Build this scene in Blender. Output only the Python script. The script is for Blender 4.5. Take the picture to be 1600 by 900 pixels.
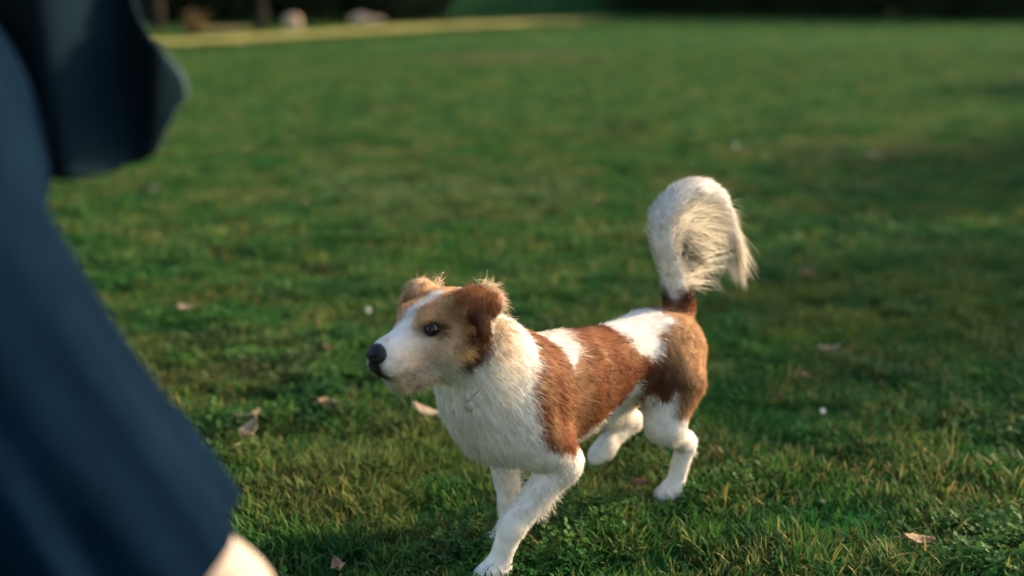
import bpy, math
import numpy as np
from mathutils import Vector, Matrix

for o in list(bpy.data.objects):
    bpy.data.objects.remove(o, do_unlink=True)
scene = bpy.context.scene
COL = scene.collection
rng = np.random.default_rng(11)

# ------------------------------------------------------------------ camera, sky, sun, exposure
cam_d = bpy.data.cameras.new('camera')
cam = bpy.data.objects.new('camera', cam_d)
COL.objects.link(cam)
cam.location = (0, 0, 1.1)
cam.rotation_euler = (math.radians(90) - math.atan(465 / 1700), 0, 0)
cam_d.sensor_width = 36
cam_d.lens = 36 * 1700 / 1600
cam_d.clip_start = 0.05
cam_d.clip_end = 600
cam_d.dof.use_dof = True
cam_d.dof.focus_distance = 2.06
cam_d.dof.aperture_fstop = 1.2
scene.camera = cam

SUN_EL = math.radians(19)
SUN_AZ = math.radians(27)          # from +X towards +Y
sun_vec = Vector((math.cos(SUN_EL) * math.cos(SUN_AZ), math.cos(SUN_EL) * math.sin(SUN_AZ), math.sin(SUN_EL)))
world = bpy.data.worlds.new('World')
scene.world = world
world.use_nodes = True
wn = world.node_tree
bg = wn.nodes['Background']
sky = wn.nodes.new('ShaderNodeTexSky')
sky.sky_type = 'NISHITA'
sky.sun_disc = False
sky.sun_elevation = SUN_EL
sky.sun_rotation = math.radians(90) - SUN_AZ
sky.altitude = 100
sky.dust_density = 2.0
sky.ozone_density = 0.5
wn.links.new(sky.outputs[0], bg.inputs[0])
bg.inputs[1].default_value = 0.13
sun_d = bpy.data.lights.new('sun', 'SUN')
sun_d.energy = 3.5
sun_d.angle = math.radians(4.0)
sun_d.color = (1.0, 0.78, 0.52)
sun = bpy.data.objects.new('sun', sun_d)
COL.objects.link(sun)
sun.rotation_euler = sun_vec.to_track_quat('Z', 'Y').to_euler()
sun.location = (20, 4, 12)

vs = scene.view_settings
vs.view_transform = 'Standard'
vs.look = 'None'
vs.exposure = 1.2
vs.gamma = 1.0
vs.use_curve_mapping = False
scene.cycles.use_denoising = True
scene.cycles.max_bounces = 4
scene.cycles.diffuse_bounces = 3
scene.cycles.use_adaptive_sampling = True
scene.cycles.adaptive_threshold = 0.03
scene.cycles.transparent_max_bounces = 4

# ------------------------------------------------------------------ helpers
def tag(o, label=None, cat=None, group=None, kind=None):
    if label: o['label'] = label
    if cat: o['category'] = cat
    if group: o['group'] = group
    if kind: o['kind'] = kind
    return o

def link(name, data, parent=None):
    o = bpy.data.objects.new(name, data)
    COL.objects.link(o)
    if parent is not None:
        o.parent = parent
    return o

def empty(name, loc=(0, 0, 0), rz=0.0):
    o = link(name, None)
    o.location = loc
    o.rotation_euler = (0, 0, rz)
    o.empty_display_size = 0.1
    return o

def new_mesh(name, verts, quads=None, tris=None, smooth=True, mats=()):
    """Fast mesh from numpy arrays."""
    me = bpy.data.meshes.new(name)
    nq = 0 if quads is None else len(quads)
    nt = 0 if tris is None else len(tris)
    verts = np.asarray(verts, dtype=np.float32)
    me.vertices.add(len(verts))
    me.vertices.foreach_set('co', verts.ravel())
    if nq + nt:
        loops = []
        starts = []
        if nq:
            loops.append(np.asarray(quads, dtype=np.int32).ravel())
            starts.append(np.arange(nq) * 4)
        if nt:
            loops.append(np.asarray(tris, dtype=np.int32).ravel())
            starts.append(nq * 4 + np.arange(nt) * 3)
        loops = np.concatenate(loops)
        starts = np.concatenate(starts).astype(np.int32)
        me.loops.add(len(loops))
        me.loops.foreach_set('vertex_index', loops)
        me.polygons.add(nq + nt)
        me.polygons.foreach_set('loop_start', starts)
        if smooth:
            me.polygons.foreach_set('use_smooth', np.ones(nq + nt, dtype=bool))
    for m in mats:
        me.materials.append(m)
    me.update(calc_edges=True)
    return me

def set_color(me, name, rgb):
    a = me.attributes.new(name, 'FLOAT_COLOR', 'POINT')
    c = np.ones((len(rgb), 4), dtype=np.float32)
    c[:, :3] = rgb
    a.data.foreach_set('color', c.ravel())

def unit(v):
    return v / np.maximum(np.linalg.norm(v, axis=-1, keepdims=True), 1e-9)

def vnoise(P, scale, seed=0):
    """cheap smooth value noise in -1..1 for (N,3) points"""
    q = P * scale + seed * 17.31
    i = np.floor(q).astype(np.int64)
    f = q - i
    f = f * f * (3 - 2 * f)
    out = np.zeros(len(P))
    for dx in (0, 1):
        for dy in (0, 1):
            for dz in (0, 1):
                h = (i[:, 0] + dx) * 374761393 + (i[:, 1] + dy) * 668265263 + (i[:, 2] + dz) * 2147483647 + seed * 974711
                h = (h ^ (h >> 13)) * 1274126177
                h = (h ^ (h >> 16)) & 0xffff
                w = (f[:, 0] if dx else 1 - f[:, 0]) * (f[:, 1] if dy else 1 - f[:, 1]) * (f[:, 2] if dz else 1 - f[:, 2])
                out += w * (h / 32767.5 - 1)
    return out

# ---- materials
def material(name, color=(0.5, 0.5, 0.5), rough=0.7, attr=None, spec=0.3, noise=None, bump=None, translucent=0.0, sheen=0.0, hue_random=0.0):
    m = bpy.data.materials.new(name)
    m.use_nodes = True
    nt = m.node_tree
    b = nt.nodes['Principled BSDF']
    b.inputs['Base Color'].default_value = (*color, 1)
    b.inputs['Roughness'].default_value = rough
    b.inputs['Specular IOR Level'].default_value = spec
    src = None
    if attr:
        a = nt.nodes.new('ShaderNodeAttribute')
        a.attribute_name = attr
        src = a.outputs['Color']
    if noise:                                   # (scale, colour two, contrast position)
        sc, col2, lo, hi = noise
        tc = nt.nodes.new('ShaderNodeTexCoord')
        n = nt.nodes.new('ShaderNodeTexNoise')
        n.inputs['Scale'].default_value = sc
        n.inputs['Detail'].default_value = 6
        n.inputs['Roughness'].default_value = 0.65
        nt.links.new(tc.outputs['Object'], n.inputs['Vector'])
        r = nt.nodes.new('ShaderNodeMapRange')
        r.inputs[1].default_value = lo
        r.inputs[2].default_value = hi
        nt.links.new(n.outputs[0], r.inputs[0])
        mx = nt.nodes.new('ShaderNodeMix')
        mx.data_type = 'RGBA'
        mx.inputs[6].default_value = (*color, 1)
        if src is not None:
            nt.links.new(src, mx.inputs[6])
        mx.inputs[7].default_value = (*col2, 1)
        nt.links.new(r.outputs[0], mx.inputs[0])
        src = mx.outputs[2]
    if hue_random:
        oi = nt.nodes.new('ShaderNodeObjectInfo')
        hs = nt.nodes.new('ShaderNodeHueSaturation')
        mr = nt.nodes.new('ShaderNodeMapRange')
        mr.inputs[3].default_value = 1 - hue_random
        mr.inputs[4].default_value = 1 + hue_random
        nt.links.new(oi.outputs['Random'], mr.inputs[0])
        nt.links.new(mr.outputs[0], hs.inputs['Value'])
        if src is not None:
            nt.links.new(src, hs.inputs['Color'])
        else:
            hs.inputs['Color'].default_value = (*color, 1)
        src = hs.outputs[0]
    if src is not None:
        nt.links.new(src, b.inputs['Base Color'])
    if bump:
        tc = nt.nodes.new('ShaderNodeTexCoord')
        n = nt.nodes.new('ShaderNodeTexNoise')
        n.inputs['Scale'].default_value = bump[0]
        n.inputs['Detail'].default_value = 5
        nt.links.new(tc.outputs['Object'], n.inputs['Vector'])
        bp = nt.nodes.new('ShaderNodeBump')
        bp.inputs['Strength'].default_value = bump[1]
        bp.inputs['Distance'].default_value = bump[2]
        nt.links.new(n.outputs[0], bp.inputs['Height'])
        nt.links.new(bp.outputs[0], b.inputs['Normal'])
    if sheen:
        b.inputs['Sheen Weight'].default_value = sheen
    if translucent:
        t = nt.nodes.new('ShaderNodeBsdfTranslucent')
        if src is not None:
            nt.links.new(src, t.inputs[0])
        else:
            t.inputs[0].default_value = (*color, 1)
        mixs = nt.nodes.new('ShaderNodeMixShader')
        mixs.inputs[0].default_value = translucent
        nt.links.new(b.outputs[0], mixs.inputs[1])
        nt.links.new(t.outputs[0], mixs.inputs[2])
        nt.links.new(mixs.outputs[0], nt.nodes['Material Output'].inputs[0])
    return m

# ---- implicit surfaces: rounded cones and ellipsoids blended into ONE continuous skin
class Cone:
    def __init__(s, a, b, ra, rb, k=0.03, reg=None):
        s.a, s.b, s.ra, s.rb, s.k, s.reg = np.array(a, float), np.array(b, float), ra, rb, k, reg
    def box(s):
        m = max(s.ra, s.rb)
        return np.minimum(s.a, s.b) - m, np.maximum(s.a, s.b) + m
    def d(s, P):
        ba = s.b - s.a
        h = np.clip((P - s.a) @ ba / (ba @ ba), 0, 1)
        return np.linalg.norm(P - s.a - h[..., None] * ba, axis=-1) - (s.ra + (s.rb - s.ra) * h)
    def moved(s, R, t, sc):
        return Cone(R @ s.a * sc + t, R @ s.b * sc + t, s.ra * sc, s.rb * sc, s.k, s.reg)

class Ell:
    def __init__(s, c, r, k=0.03, reg=None, R=None):
        s.c, s.r, s.k, s.reg = np.array(c, float), np.array(r, float), k, reg
        s.R = np.eye(3) if R is None else np.array(R, float)
    def box(s):
        e = np.sqrt(((s.R * s.r) ** 2).sum(1))
        return s.c - e, s.c + e
    def d(s, P):
        q = (P - s.c) @ s.R
        k0 = np.linalg.norm(q / s.r, axis=-1)
        k1 = np.linalg.norm(q / (s.r * s.r), axis=-1)
        return np.where(k0 < 1e-6, -s.r.min(), k0 * (k0 - 1) / np.maximum(k1, 1e-9))
    def moved(s, R, t, sc):
        return Ell(R @ s.c * sc + t, s.r * sc, s.k, s.reg, R @ s.R)

def axes(x, z):
    """rotation with columns x, y, z from an x direction and an approximate z direction"""
    x = unit(np.array(x, float)); z = np.array(z, float)
    y = unit(np.cross(z, x)); z = np.cross(x, y)
    return np.stack([x, y, z], 1)

def field(prims, lo, hi, h, deform=None):
    n = np.ceil((hi - lo) / h).astype(int) + 1
    F = np.full(n, 0.2)
    ax = [lo[i] + h * np.arange(n[i]) for i in range(3)]
    for p in prims:
        bl, bh = p.box()
        m = 0.045 + p.k
        i0 = np.clip(np.floor((bl - m - lo) / h).astype(int), 0, n - 1)
        i1 = np.clip(np.ceil((bh + m - lo) / h).astype(int) + 1, 1, n)
        sl = tuple(slice(i0[j], i1[j]) for j in range(3))
        G = np.stack(np.meshgrid(*[ax[j][sl[j]] for j in range(3)], indexing='ij'), -1)
        d = p.d(G)
        a = F[sl]
        hh = np.maximum(p.k - np.abs(a - d), 0) / p.k
        F[sl] = np.minimum(a, d) - hh * hh * p.k * 0.25
    return F

def surface_nets(F, lo, h):
    S = F < 0
    nx, ny, nz = F.shape
    c = np.zeros((nx - 1, ny - 1, nz - 1), np.int8)
    for dx in (0, 1):
        for dy in (0, 1):
            for dz in (0, 1):
                c += S[dx:nx - 1 + dx, dy:ny - 1 + dy, dz:nz - 1 + dz]
    act = (c > 0) & (c < 8)
    I = np.argwhere(act)
    idx = -np.ones(act.shape, np.int64)
    idx[act] = np.arange(len(I))
    pos = np.zeros((len(I), 3)); cnt = np.zeros(len(I))
    corners = [(x, y, z) for x in (0, 1) for y in (0, 1) for z in (0, 1)]
    for a in corners:
        for axs in range(3):
            if a[axs] == 0:
                b = list(a); b[axs] = 1
                fa = F[I[:, 0] + a[0], I[:, 1] + a[1], I[:, 2] + a[2]]
                fb = F[I[:, 0] + b[0], I[:, 1] + b[1], I[:, 2] + b[2]]
                m = (fa < 0) != (fb < 0)
                t = np.where(m, fa / np.where(m, fa - fb, 1), 0)
                q = np.array(a, float)[None] + np.zeros((len(I), 3))
                q[:, axs] += t
                pos += q * m[:, None]; cnt += m
    V = lo + h * (I + pos / cnt[:, None])
    quads = []
    for axs in range(3):
        u, w = (axs + 1) % 3, (axs + 2) % 3
        s0 = [slice(None)] * 3; s1 = [slice(None)] * 3
        s0[axs] = slice(0, -1); s1[axs] = slice(1, None)
        A = S[tuple(s0)]; B = S[tuple(s1)]
        E = np.argwhere(A != B)
        ok = (E[:, u] > 0) & (E[:, w] > 0) & (E[:, u] < F.shape[u] - 1) & (E[:, w] < F.shape[w] - 1)
        E = E[ok]
        inside = A[E[:, 0], E[:, 1], E[:, 2]]
        def cell(du, dw):
            q = E.copy(); q[:, u] += du; q[:, w] += dw
            return idx[q[:, 0], q[:, 1], q[:, 2]]
        Q = np.stack([cell(-1, -1), cell(0, -1), cell(0, 0), cell(-1, 0)], 1)
        Q[~inside] = Q[~inside][:, ::-1]
        quads.append(Q)
    return V, np.concatenate(quads)

def relax(V, Q, it=2, lam=0.5):
    for _ in range(it):
        acc = np.zeros_like(V); n = np.zeros(len(V))
        for a, b in ((0, 1), (1, 2), (2, 3), (3, 0)):
            np.add.at(acc, Q[:, a], V[Q[:, b]]); np.add.at(n, Q[:, a], 1)
            np.add.at(acc, Q[:, b], V[Q[:, a]]); np.add.at(n, Q[:, b], 1)
        V = V * (1 - lam) + lam * acc / np.maximum(n, 1)[:, None]
    return V

def vert_normals(V, Q):
    fn = np.cross(V[Q[:, 2]] - V[Q[:, 0]], V[Q[:, 3]] - V[Q[:, 1]])
    N = np.zeros_like(V)
    for i in range(4):
        np.add.at(N, Q[:, i], fn)
    return unit(N)

def tube(path, radii, n=8, cap=True):
    """verts, quads, tris of a tapered tube along a path"""
    path = np.asarray(path, float); V = []; Q = []; T = []
    prev = None
    for i, p in enumerate(path):
        t = unit(path[min(i + 1, len(path) - 1)] - path[max(i - 1, 0)])
        ref = np.array([0, 0, 1.0]) if abs(t[2]) < 0.9 else np.array([1.0, 0, 0])
        x = unit(np.cross(t, ref)) if prev is None else unit(prev - t * (prev @ t))
        prev = x
        y = np.cross(t, x)
        a = np.arange(n) / n * 2 * np.pi
        V.append(p + radii[i] * (np.cos(a)[:, None] * x + np.sin(a)[:, None] * y))
        if i:
            b = (i - 1) * n
            for j in range(n):
                k = (j + 1) % n
                Q.append((b + j, b + k, b + n + k, b + n + j))
    V = np.concatenate(V)
    if cap:
        m = len(V)
        V = np.concatenate([V, path[:1], path[-1:]])
        e = (len(path) - 1) * n
        for j in range(n):
            k = (j + 1) % n
            T.append((m, k, j)); T.append((m + 1, e + j, e + k))
    return V, np.array(Q), np.array(T).reshape(-1, 3)

def join(parts):
    V = []; Q = []; T = []; o = 0
    for v, q, t in parts:
        V.append(v)
        if q is not None and len(q): Q.append(np.asarray(q) + o)
        if t is not None and len(t): T.append(np.asarray(t) + o)
        o += len(v)
    return np.concatenate(V), (np.concatenate(Q) if Q else None), (np.concatenate(T) if T else None)

# ------------------------------------------------------------------ ground
def lawn_material(name, blades):
    m = bpy.data.materials.new(name)
    m.use_nodes = True
    nt = m.node_tree
    b = nt.nodes['Principled BSDF']
    b.inputs['Roughness'].default_value = 0.6 if blades else 0.95
    b.inputs['Specular IOR Level'].default_value = 0.12 if blades else 0.03
    geo = nt.nodes.new('ShaderNodeNewGeometry')
    def noise(scale, detail, lo, hi, stretch=(1, 1, 0)):
        mp = nt.nodes.new('ShaderNodeMapping')
        mp.inputs['Scale'].default_value = stretch
        nt.links.new(geo.outputs['Position'], mp.inputs[0])
        n = nt.nodes.new('ShaderNodeTexNoise')
        n.inputs['Scale'].default_value = scale
        n.inputs['Detail'].default_value = detail
        n.inputs['Roughness'].default_value = 0.6
        nt.links.new(mp.outputs[0], n.inputs['Vector'])
        r = nt.nodes.new('ShaderNodeMapRange')
        r.interpolation_type = 'SMOOTHSTEP'
        r.inputs[1].default_value = lo
        r.inputs[2].default_value = hi
        nt.links.new(n.outputs[0], r.inputs[0])
        return r.outputs[0]
    def mix(fac, a, c):
        x = nt.nodes.new('ShaderNodeMix')
        x.data_type = 'RGBA'
        nt.links.new(fac, x.inputs[0])
        for i, s in ((6, a), (7, c)):
            if isinstance(s, tuple): x.inputs[i].default_value = (*s, 1)
            else: nt.links.new(s, x.inputs[i])
        return x.outputs[2]
    deep, mid, light, straw = (0.015, 0.096, 0.023), (0.029, 0.148, 0.030), (0.080, 0.200, 0.032), (0.340, 0.275, 0.085)
    if not blades:
        deep, mid, light = (0.014, 0.076, 0.020), (0.024, 0.104, 0.026), (0.056, 0.128, 0.032)
    c = mix(noise(1.6, 3, 0.38, 0.66), deep, mid)
    c = mix(noise(5.5, 4, 0.44, 0.70), c, light)
    c = mix(noise(0.55, 2, 0.50, 0.72), c, (0.044, 0.148, 0.034))
    if blades:
        oi = nt.nodes.new('ShaderNodeObjectInfo')
        r = nt.nodes.new('ShaderNodeMapRange')
        r.inputs[1].default_value = 0.62; r.inputs[2].default_value = 1.0
        r.inputs[4].default_value = 0.75
        nt.links.new(oi.outputs['Random'], r.inputs[0])
        c = mix(r.outputs[0], c, (0.088, 0.195, 0.032))
        at = nt.nodes.new('ShaderNodeAttribute'); at.attribute_name = 'dry'
        dryfac = nt.nodes.new('ShaderNodeMath'); dryfac.operation = 'MULTIPLY'
        nt.links.new(at.outputs['Fac'], dryfac.inputs[0])
        nt.links.new(noise(2.3, 3, 0.36, 0.60), dryfac.inputs[1])
        c = mix(dryfac.outputs[0], c, straw)
    c = mix(noise(0.9, 4, 0.565, 0.74, (0.6, 1, 0)), c, (0.180, 0.195, 0.065))
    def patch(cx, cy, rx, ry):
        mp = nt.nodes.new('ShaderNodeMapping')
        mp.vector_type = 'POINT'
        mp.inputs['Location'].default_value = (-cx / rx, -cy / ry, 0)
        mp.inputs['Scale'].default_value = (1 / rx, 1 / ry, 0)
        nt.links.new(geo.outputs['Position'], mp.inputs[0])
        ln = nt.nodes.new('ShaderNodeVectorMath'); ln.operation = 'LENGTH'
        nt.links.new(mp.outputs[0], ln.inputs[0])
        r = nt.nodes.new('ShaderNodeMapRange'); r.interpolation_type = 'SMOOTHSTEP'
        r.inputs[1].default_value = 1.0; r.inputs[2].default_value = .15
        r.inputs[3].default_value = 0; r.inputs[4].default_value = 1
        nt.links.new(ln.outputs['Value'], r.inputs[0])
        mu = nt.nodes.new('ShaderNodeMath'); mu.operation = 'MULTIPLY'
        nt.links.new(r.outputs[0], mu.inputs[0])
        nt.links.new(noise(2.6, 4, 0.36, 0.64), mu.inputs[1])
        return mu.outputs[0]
    for cx, cy, rx, ry, colr in ((-.45, 6.1, 1.5, 1.2, (.165, .205, .075)), (0, 18.5, 2.6, 2.2, (.20, .185, .085)), (1.35, 3.75, 1.0, .7, (.19, .215, .035)),  # last one in this row: a sunlit patch painted into the grass colour
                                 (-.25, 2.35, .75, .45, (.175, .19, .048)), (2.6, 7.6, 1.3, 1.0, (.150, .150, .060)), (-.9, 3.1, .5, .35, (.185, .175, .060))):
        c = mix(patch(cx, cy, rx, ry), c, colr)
    nt.links.new(c, b.inputs['Base Color'])
    if blades:
        t = nt.nodes.new('ShaderNodeBsdfTranslucent')
        nt.links.new(c, t.inputs[0])
        ms = nt.nodes.new('ShaderNodeMixShader')
        ms.inputs[0].default_value = 0.35
        nt.links.new(b.outputs[0], ms.inputs[1])
        nt.links.new(t.outputs[0], ms.inputs[2])
        nt.links.new(ms.outputs[0], nt.nodes['Material Output'].inputs[0])
    else:
        n = nt.nodes.new('ShaderNodeTexNoise')
        n.inputs['Scale'].default_value = 28
        n.inputs['Detail'].default_value = 6
        nt.links.new(geo.outputs['Position'], n.inputs['Vector'])
        bp = nt.nodes.new('ShaderNodeBump')
        bp.inputs['Strength'].default_value = 0.8
        bp.inputs['Distance'].default_value = 0.04
        nt.links.new(n.outputs[0], bp.inputs['Height'])
        nt.links.new(bp.outputs[0], b.inputs['Normal'])
    return m

M_SOIL = lawn_material('lawn soil and thatch', False)
M_GRASS = lawn_material('grass blades', True)

def ground_z(x, y):
    x = np.asarray(x, float); y = np.asarray(y, float)
    z = 0.012 * np.sin(0.9 * x + 0.4) * np.sin(0.7 * y + 1.1)
    # the lawn swells gently far off
    z = z + 0.05 * np.sin(0.21 * x + 0.6) * np.clip((y - 8) / 20, 0, 1)
    # the bank in the distance
    e = ((x - 4.0) / np.where(x < 4, 10.2, 7.0)) ** 2 + ((y - 55) / 9.0) ** 2
    z = z + 2.0 * np.clip(1 - e, 0, 1) ** 1.4
    near = np.clip((np.hypot(x - .1, y - 2.1) - 0.9) / 1.5, 0, 1)
    return z * near

gx = np.concatenate([np.linspace(-260, -40, 12)[:-1], np.linspace(-40, 40, 161), np.linspace(40, 260, 12)[1:]])
gy = np.concatenate([np.linspace(-120, -8, 10)[:-1], np.linspace(-8, 75, 167), np.linspace(75, 420, 14)[1:]])
GX, GY = np.meshgrid(gx, gy, indexing='ij')
V = np.stack([GX, GY, ground_z(GX, GY)], -1).reshape(-1, 3)
ii = np.arange(len(gx) * len(gy)).reshape(len(gx), len(gy))
Q = np.stack([ii[:-1, :-1], ii[1:, :-1], ii[1:, 1:], ii[:-1, 1:]], -1).reshape(-1, 4)
ground = link('ground', new_mesh('ground', V, Q, mats=[M_SOIL]))
tag(ground, kind='structure')

# ---- grass: tufts of single blades, scattered over the lawn with geometry nodes
tuft_col = bpy.data.collections.new('grass tufts')
def make_tuft(i, n, rad, hmin, hmax, wid):
    V = []; Q = []; T = []; dry = []
    for b in range(n):
        a = rng.uniform(0, 2 * np.pi); r = rad * math.sqrt(rng.uniform())
        p = np.array([r * math.cos(a), r * math.sin(a), -0.006])
        hgt = rng.uniform(hmin, hmax); lean = rng.uniform(0.15, 1.0) * hgt
        la = a + rng.normal(0, 1.0); ld = np.array([math.cos(la), math.sin(la), 0])
        wv = np.array([-math.sin(la + rng.normal(0, .5)), math.cos(la + rng.normal(0, .5)), 0]) * wid * rng.uniform(.7, 1.25)
        o = len(V)
        for s, ws in ((0, .8), (.42, 1), (.78, .7), (1, 0)):
            c = p + np.array([0, 0, hgt * s * (1 - .28 * s * lean / hgt)]) + ld * lean * s * s
            if ws: V += [c - wv * ws / 2, c + wv * ws / 2]
            else: V.append(c)
        Q += [(o, o + 1, o + 3, o + 2), (o + 2, o + 3, o + 5, o + 4)]
        T.append((o + 4, o + 5, o + 6))
        dry += [1.0 if rng.uniform() < .30 else rng.uniform(0, .25)] * 7
    me = new_mesh('grass_tuft', V, Q, T, smooth=True, mats=[M_GRASS])
    a = me.attributes.new('dry', 'FLOAT', 'POINT')
    a.data.foreach_set('value', np.array(dry, np.float32))
    o = bpy.data.objects.new('grass_tuft', me)
    tuft_col.objects.link(o)
for i in range(8):
    make_tuft(i, 16, .034, .018, .046, .0042)

def make_clover(n, rad):
    V = []; Q = []
    for b in range(n):
        a = rng.uniform(0, 6.28); r = rad * math.sqrt(rng.uniform())
        c = np.array([r * math.cos(a), r * math.sin(a), rng.uniform(.010, .034)])
        base = rng.uniform(0, 6.28); tilt = unit(np.array([rng.normal(0, .35), rng.normal(0, .35), 1]))
        for k in range(3):
            ang = base + k * 2.09
            d = unit(np.cross(np.array([-math.sin(ang), math.cos(ang), 0]), tilt)); e = np.cross(tilt, d)
            L = rng.uniform(.007, .011); o = len(V)
            V += [c, c + d * L * .6 - e * L * .5, c + d * L + tilt * .002, c + d * L * .6 + e * L * .5]
            Q.append((o, o + 1, o + 2, o + 3))
    me = new_mesh('clover_tuft', V, Q, smooth=False, mats=[M_GRASS])
    a = me.attributes.new('dry', 'FLOAT', 'POINT')
    a.data.foreach_set('value', rng.uniform(0, .2, len(V)).astype(np.float32))
    tuft_col.objects.link(bpy.data.objects.new('zz_clover_tuft', me))
for i in range(2):
    make_clover(12, .034)

def scatter(y0, y1, dens, scl, margin):
    ymid = np.linspace(y0, y1, 400)
    w = 1.65 * ymid + 2 * margin
    area = np.trapezoid(w, ymid) if hasattr(np, 'trapezoid') else np.trapz(w, ymid)
    n = int(area * dens)
    cdf = np.cumsum(w); cdf /= cdf[-1]
    y = np.interp(rng.uniform(size=n), cdf, ymid)
    x = (rng.uniform(size=n) - .5) * (1.65 * y + 2 * margin)
    P = np.stack([x, y, ground_z(x, y)], 1)
    clump = vnoise(np.stack([x, y, 0 * x], 1), 9.0, 3) * .6 + vnoise(np.stack([x, y, 0 * x], 1), 22.0, 5) * .5
    keep = rng.uniform(size=n) < np.clip(.8 + .5 * clump, .25, 1) * np.where(np.abs(x) > .52 * y + margin, .55, 1)
    s = scl * (1.05 + .62 * clump + rng.normal(0, .16, n))
    return P[keep], np.clip(s, .42 * scl, 1.9 * scl)[keep]
pts = [scatter(1.0, 4.4, 2100, 1.0, .9), scatter(4.4, 9, 800, 1.15, 1.0), scatter(9, 20, 190, 1.5, 1.5), scatter(20, 44, 34, 2.0, 2), scatter(44, 62, 22, 2.4, 2)]
GP = np.concatenate([p for p, s in pts]); GS = np.concatenate([s for p, s in pts])
# wider, not taller, far away
gm = new_mesh('grass', GP)
def fattr(name, typ, arr, key):
    a = gm.attributes.new(name, typ, 'POINT')
    a.data.foreach_set(key, np.asarray(arr, np.float32).ravel())
far = np.clip((GP[:, 1] - 4) / 16, 0, 1)
fattr('tuft_scale', 'FLOAT_VECTOR', np.stack([GS, GS, GS * (1 - .35 * far)], 1), 'vector')
fattr('tuft_rot', 'FLOAT_VECTOR', np.stack([rng.normal(0, .12, len(GP)), rng.normal(0, .12, len(GP)), rng.uniform(0, 6.28, len(GP))], 1), 'vector')
a = gm.attributes.new('tuft_pick', 'INT', 'POINT')
clv = vnoise(GP * np.array([1, 1, 0]), 3.1, 9) + .5 * vnoise(GP * np.array([1, 1, 0]), 8, 12)
pick = np.where(rng.uniform(size=len(GP)) < np.clip(.12 + .6 * clv, 0, .55), rng.integers(8, 10, len(GP)), rng.integers(0, 8, len(GP)))
a.data.foreach_set('value', pick.astype(np.int32))
grass = link('grass', gm)
tag(grass, 'short mown lawn grass with yellowed patches all over the ground and one painted sunlit patch', 'grass', kind='stuff')
ng = bpy.data.node_groups.new('scatter grass', 'GeometryNodeTree')
ng.interface.new_socket('Geometry', in_out='INPUT', socket_type='NodeSocketGeometry')
ng.interface.new_socket('Geometry', in_out='OUTPUT', socket_type='NodeSocketGeometry')
gi = ng.nodes.new('NodeGroupInput'); go = ng.nodes.new('NodeGroupOutput')
iop = ng.nodes.new('GeometryNodeInstanceOnPoints')
ci = ng.nodes.new('GeometryNodeCollectionInfo')
ci.inputs['Collection'].default_value = tuft_col
ci.inputs['Separate Children'].default_value = True
ci.inputs['Reset Children'].default_value = True
def named(n, t):
    x = ng.nodes.new('GeometryNodeInputNamedAttribute')
    x.data_type = t
    x.inputs['Name'].default_value = n
    return next(s for s in x.outputs if s.enabled and s.name == 'Attribute')
ng.links.new(gi.outputs[0], iop.inputs['Points'])
ng.links.new(ci.outputs[0], iop.inputs['Instance'])
iop.inputs['Pick Instance'].default_value = True
ng.links.new(named('tuft_pick', 'INT'), iop.inputs['Instance Index'])
ng.links.new(named('tuft_rot', 'FLOAT_VECTOR'), iop.inputs['Rotation'])
ng.links.new(named('tuft_scale', 'FLOAT_VECTOR'), iop.inputs['Scale'])
ng.links.new(iop.outputs[0], go.inputs[0])
mod = grass.modifiers.new('scatter', 'NODES')
mod.node_group = ng

# ------------------------------------------------------------------ trees, shrubs and rocks beyond the lawn
M_BARK = material('bark', (0.040, 0.030, 0.024), .9, noise=(9, (0.018, 0.014, 0.012), .4, .65), bump=(14, .8, .03))
M_LEAF = material('dark tree leaves', (0.030, 0.055, 0.020), .6, noise=(1.2, (0.050, 0.075, 0.022), .4, .65), translucent=.25)
M_SHRUB = material('shrub leaves', (0.026, 0.046, 0.018), .6, noise=(2.5, (0.048, 0.062, 0.022), .4, .65), translucent=.2)
M_DRYSH = material('dry shrub leaves', (0.25, 0.15, 0.06), .7, noise=(3, (0.12, 0.10, 0.04), .4, .65), translucent=.25)
M_ROCK = material('sandstone', (0.72, 0.50, 0.34), .9, noise=(5, (0.56, 0.38, 0.25), .4, .65), bump=(9, .6, .05))

def leaf_cards(C, size, normals_from=None):
    n = len(C)
    a = unit(rng.normal(size=(n, 3))); b = unit(np.cross(a, rng.normal(size=(n, 3))))
    s = (size * rng.uniform(.6, 1.4, n))[:, None]
    V = np.stack([C - a * s, C - b * s * .45, C + a * s, C + b * s * .45], 1).reshape(-1, 3)
    return V, np.arange(n * 4).reshape(-1, 4), None

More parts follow.
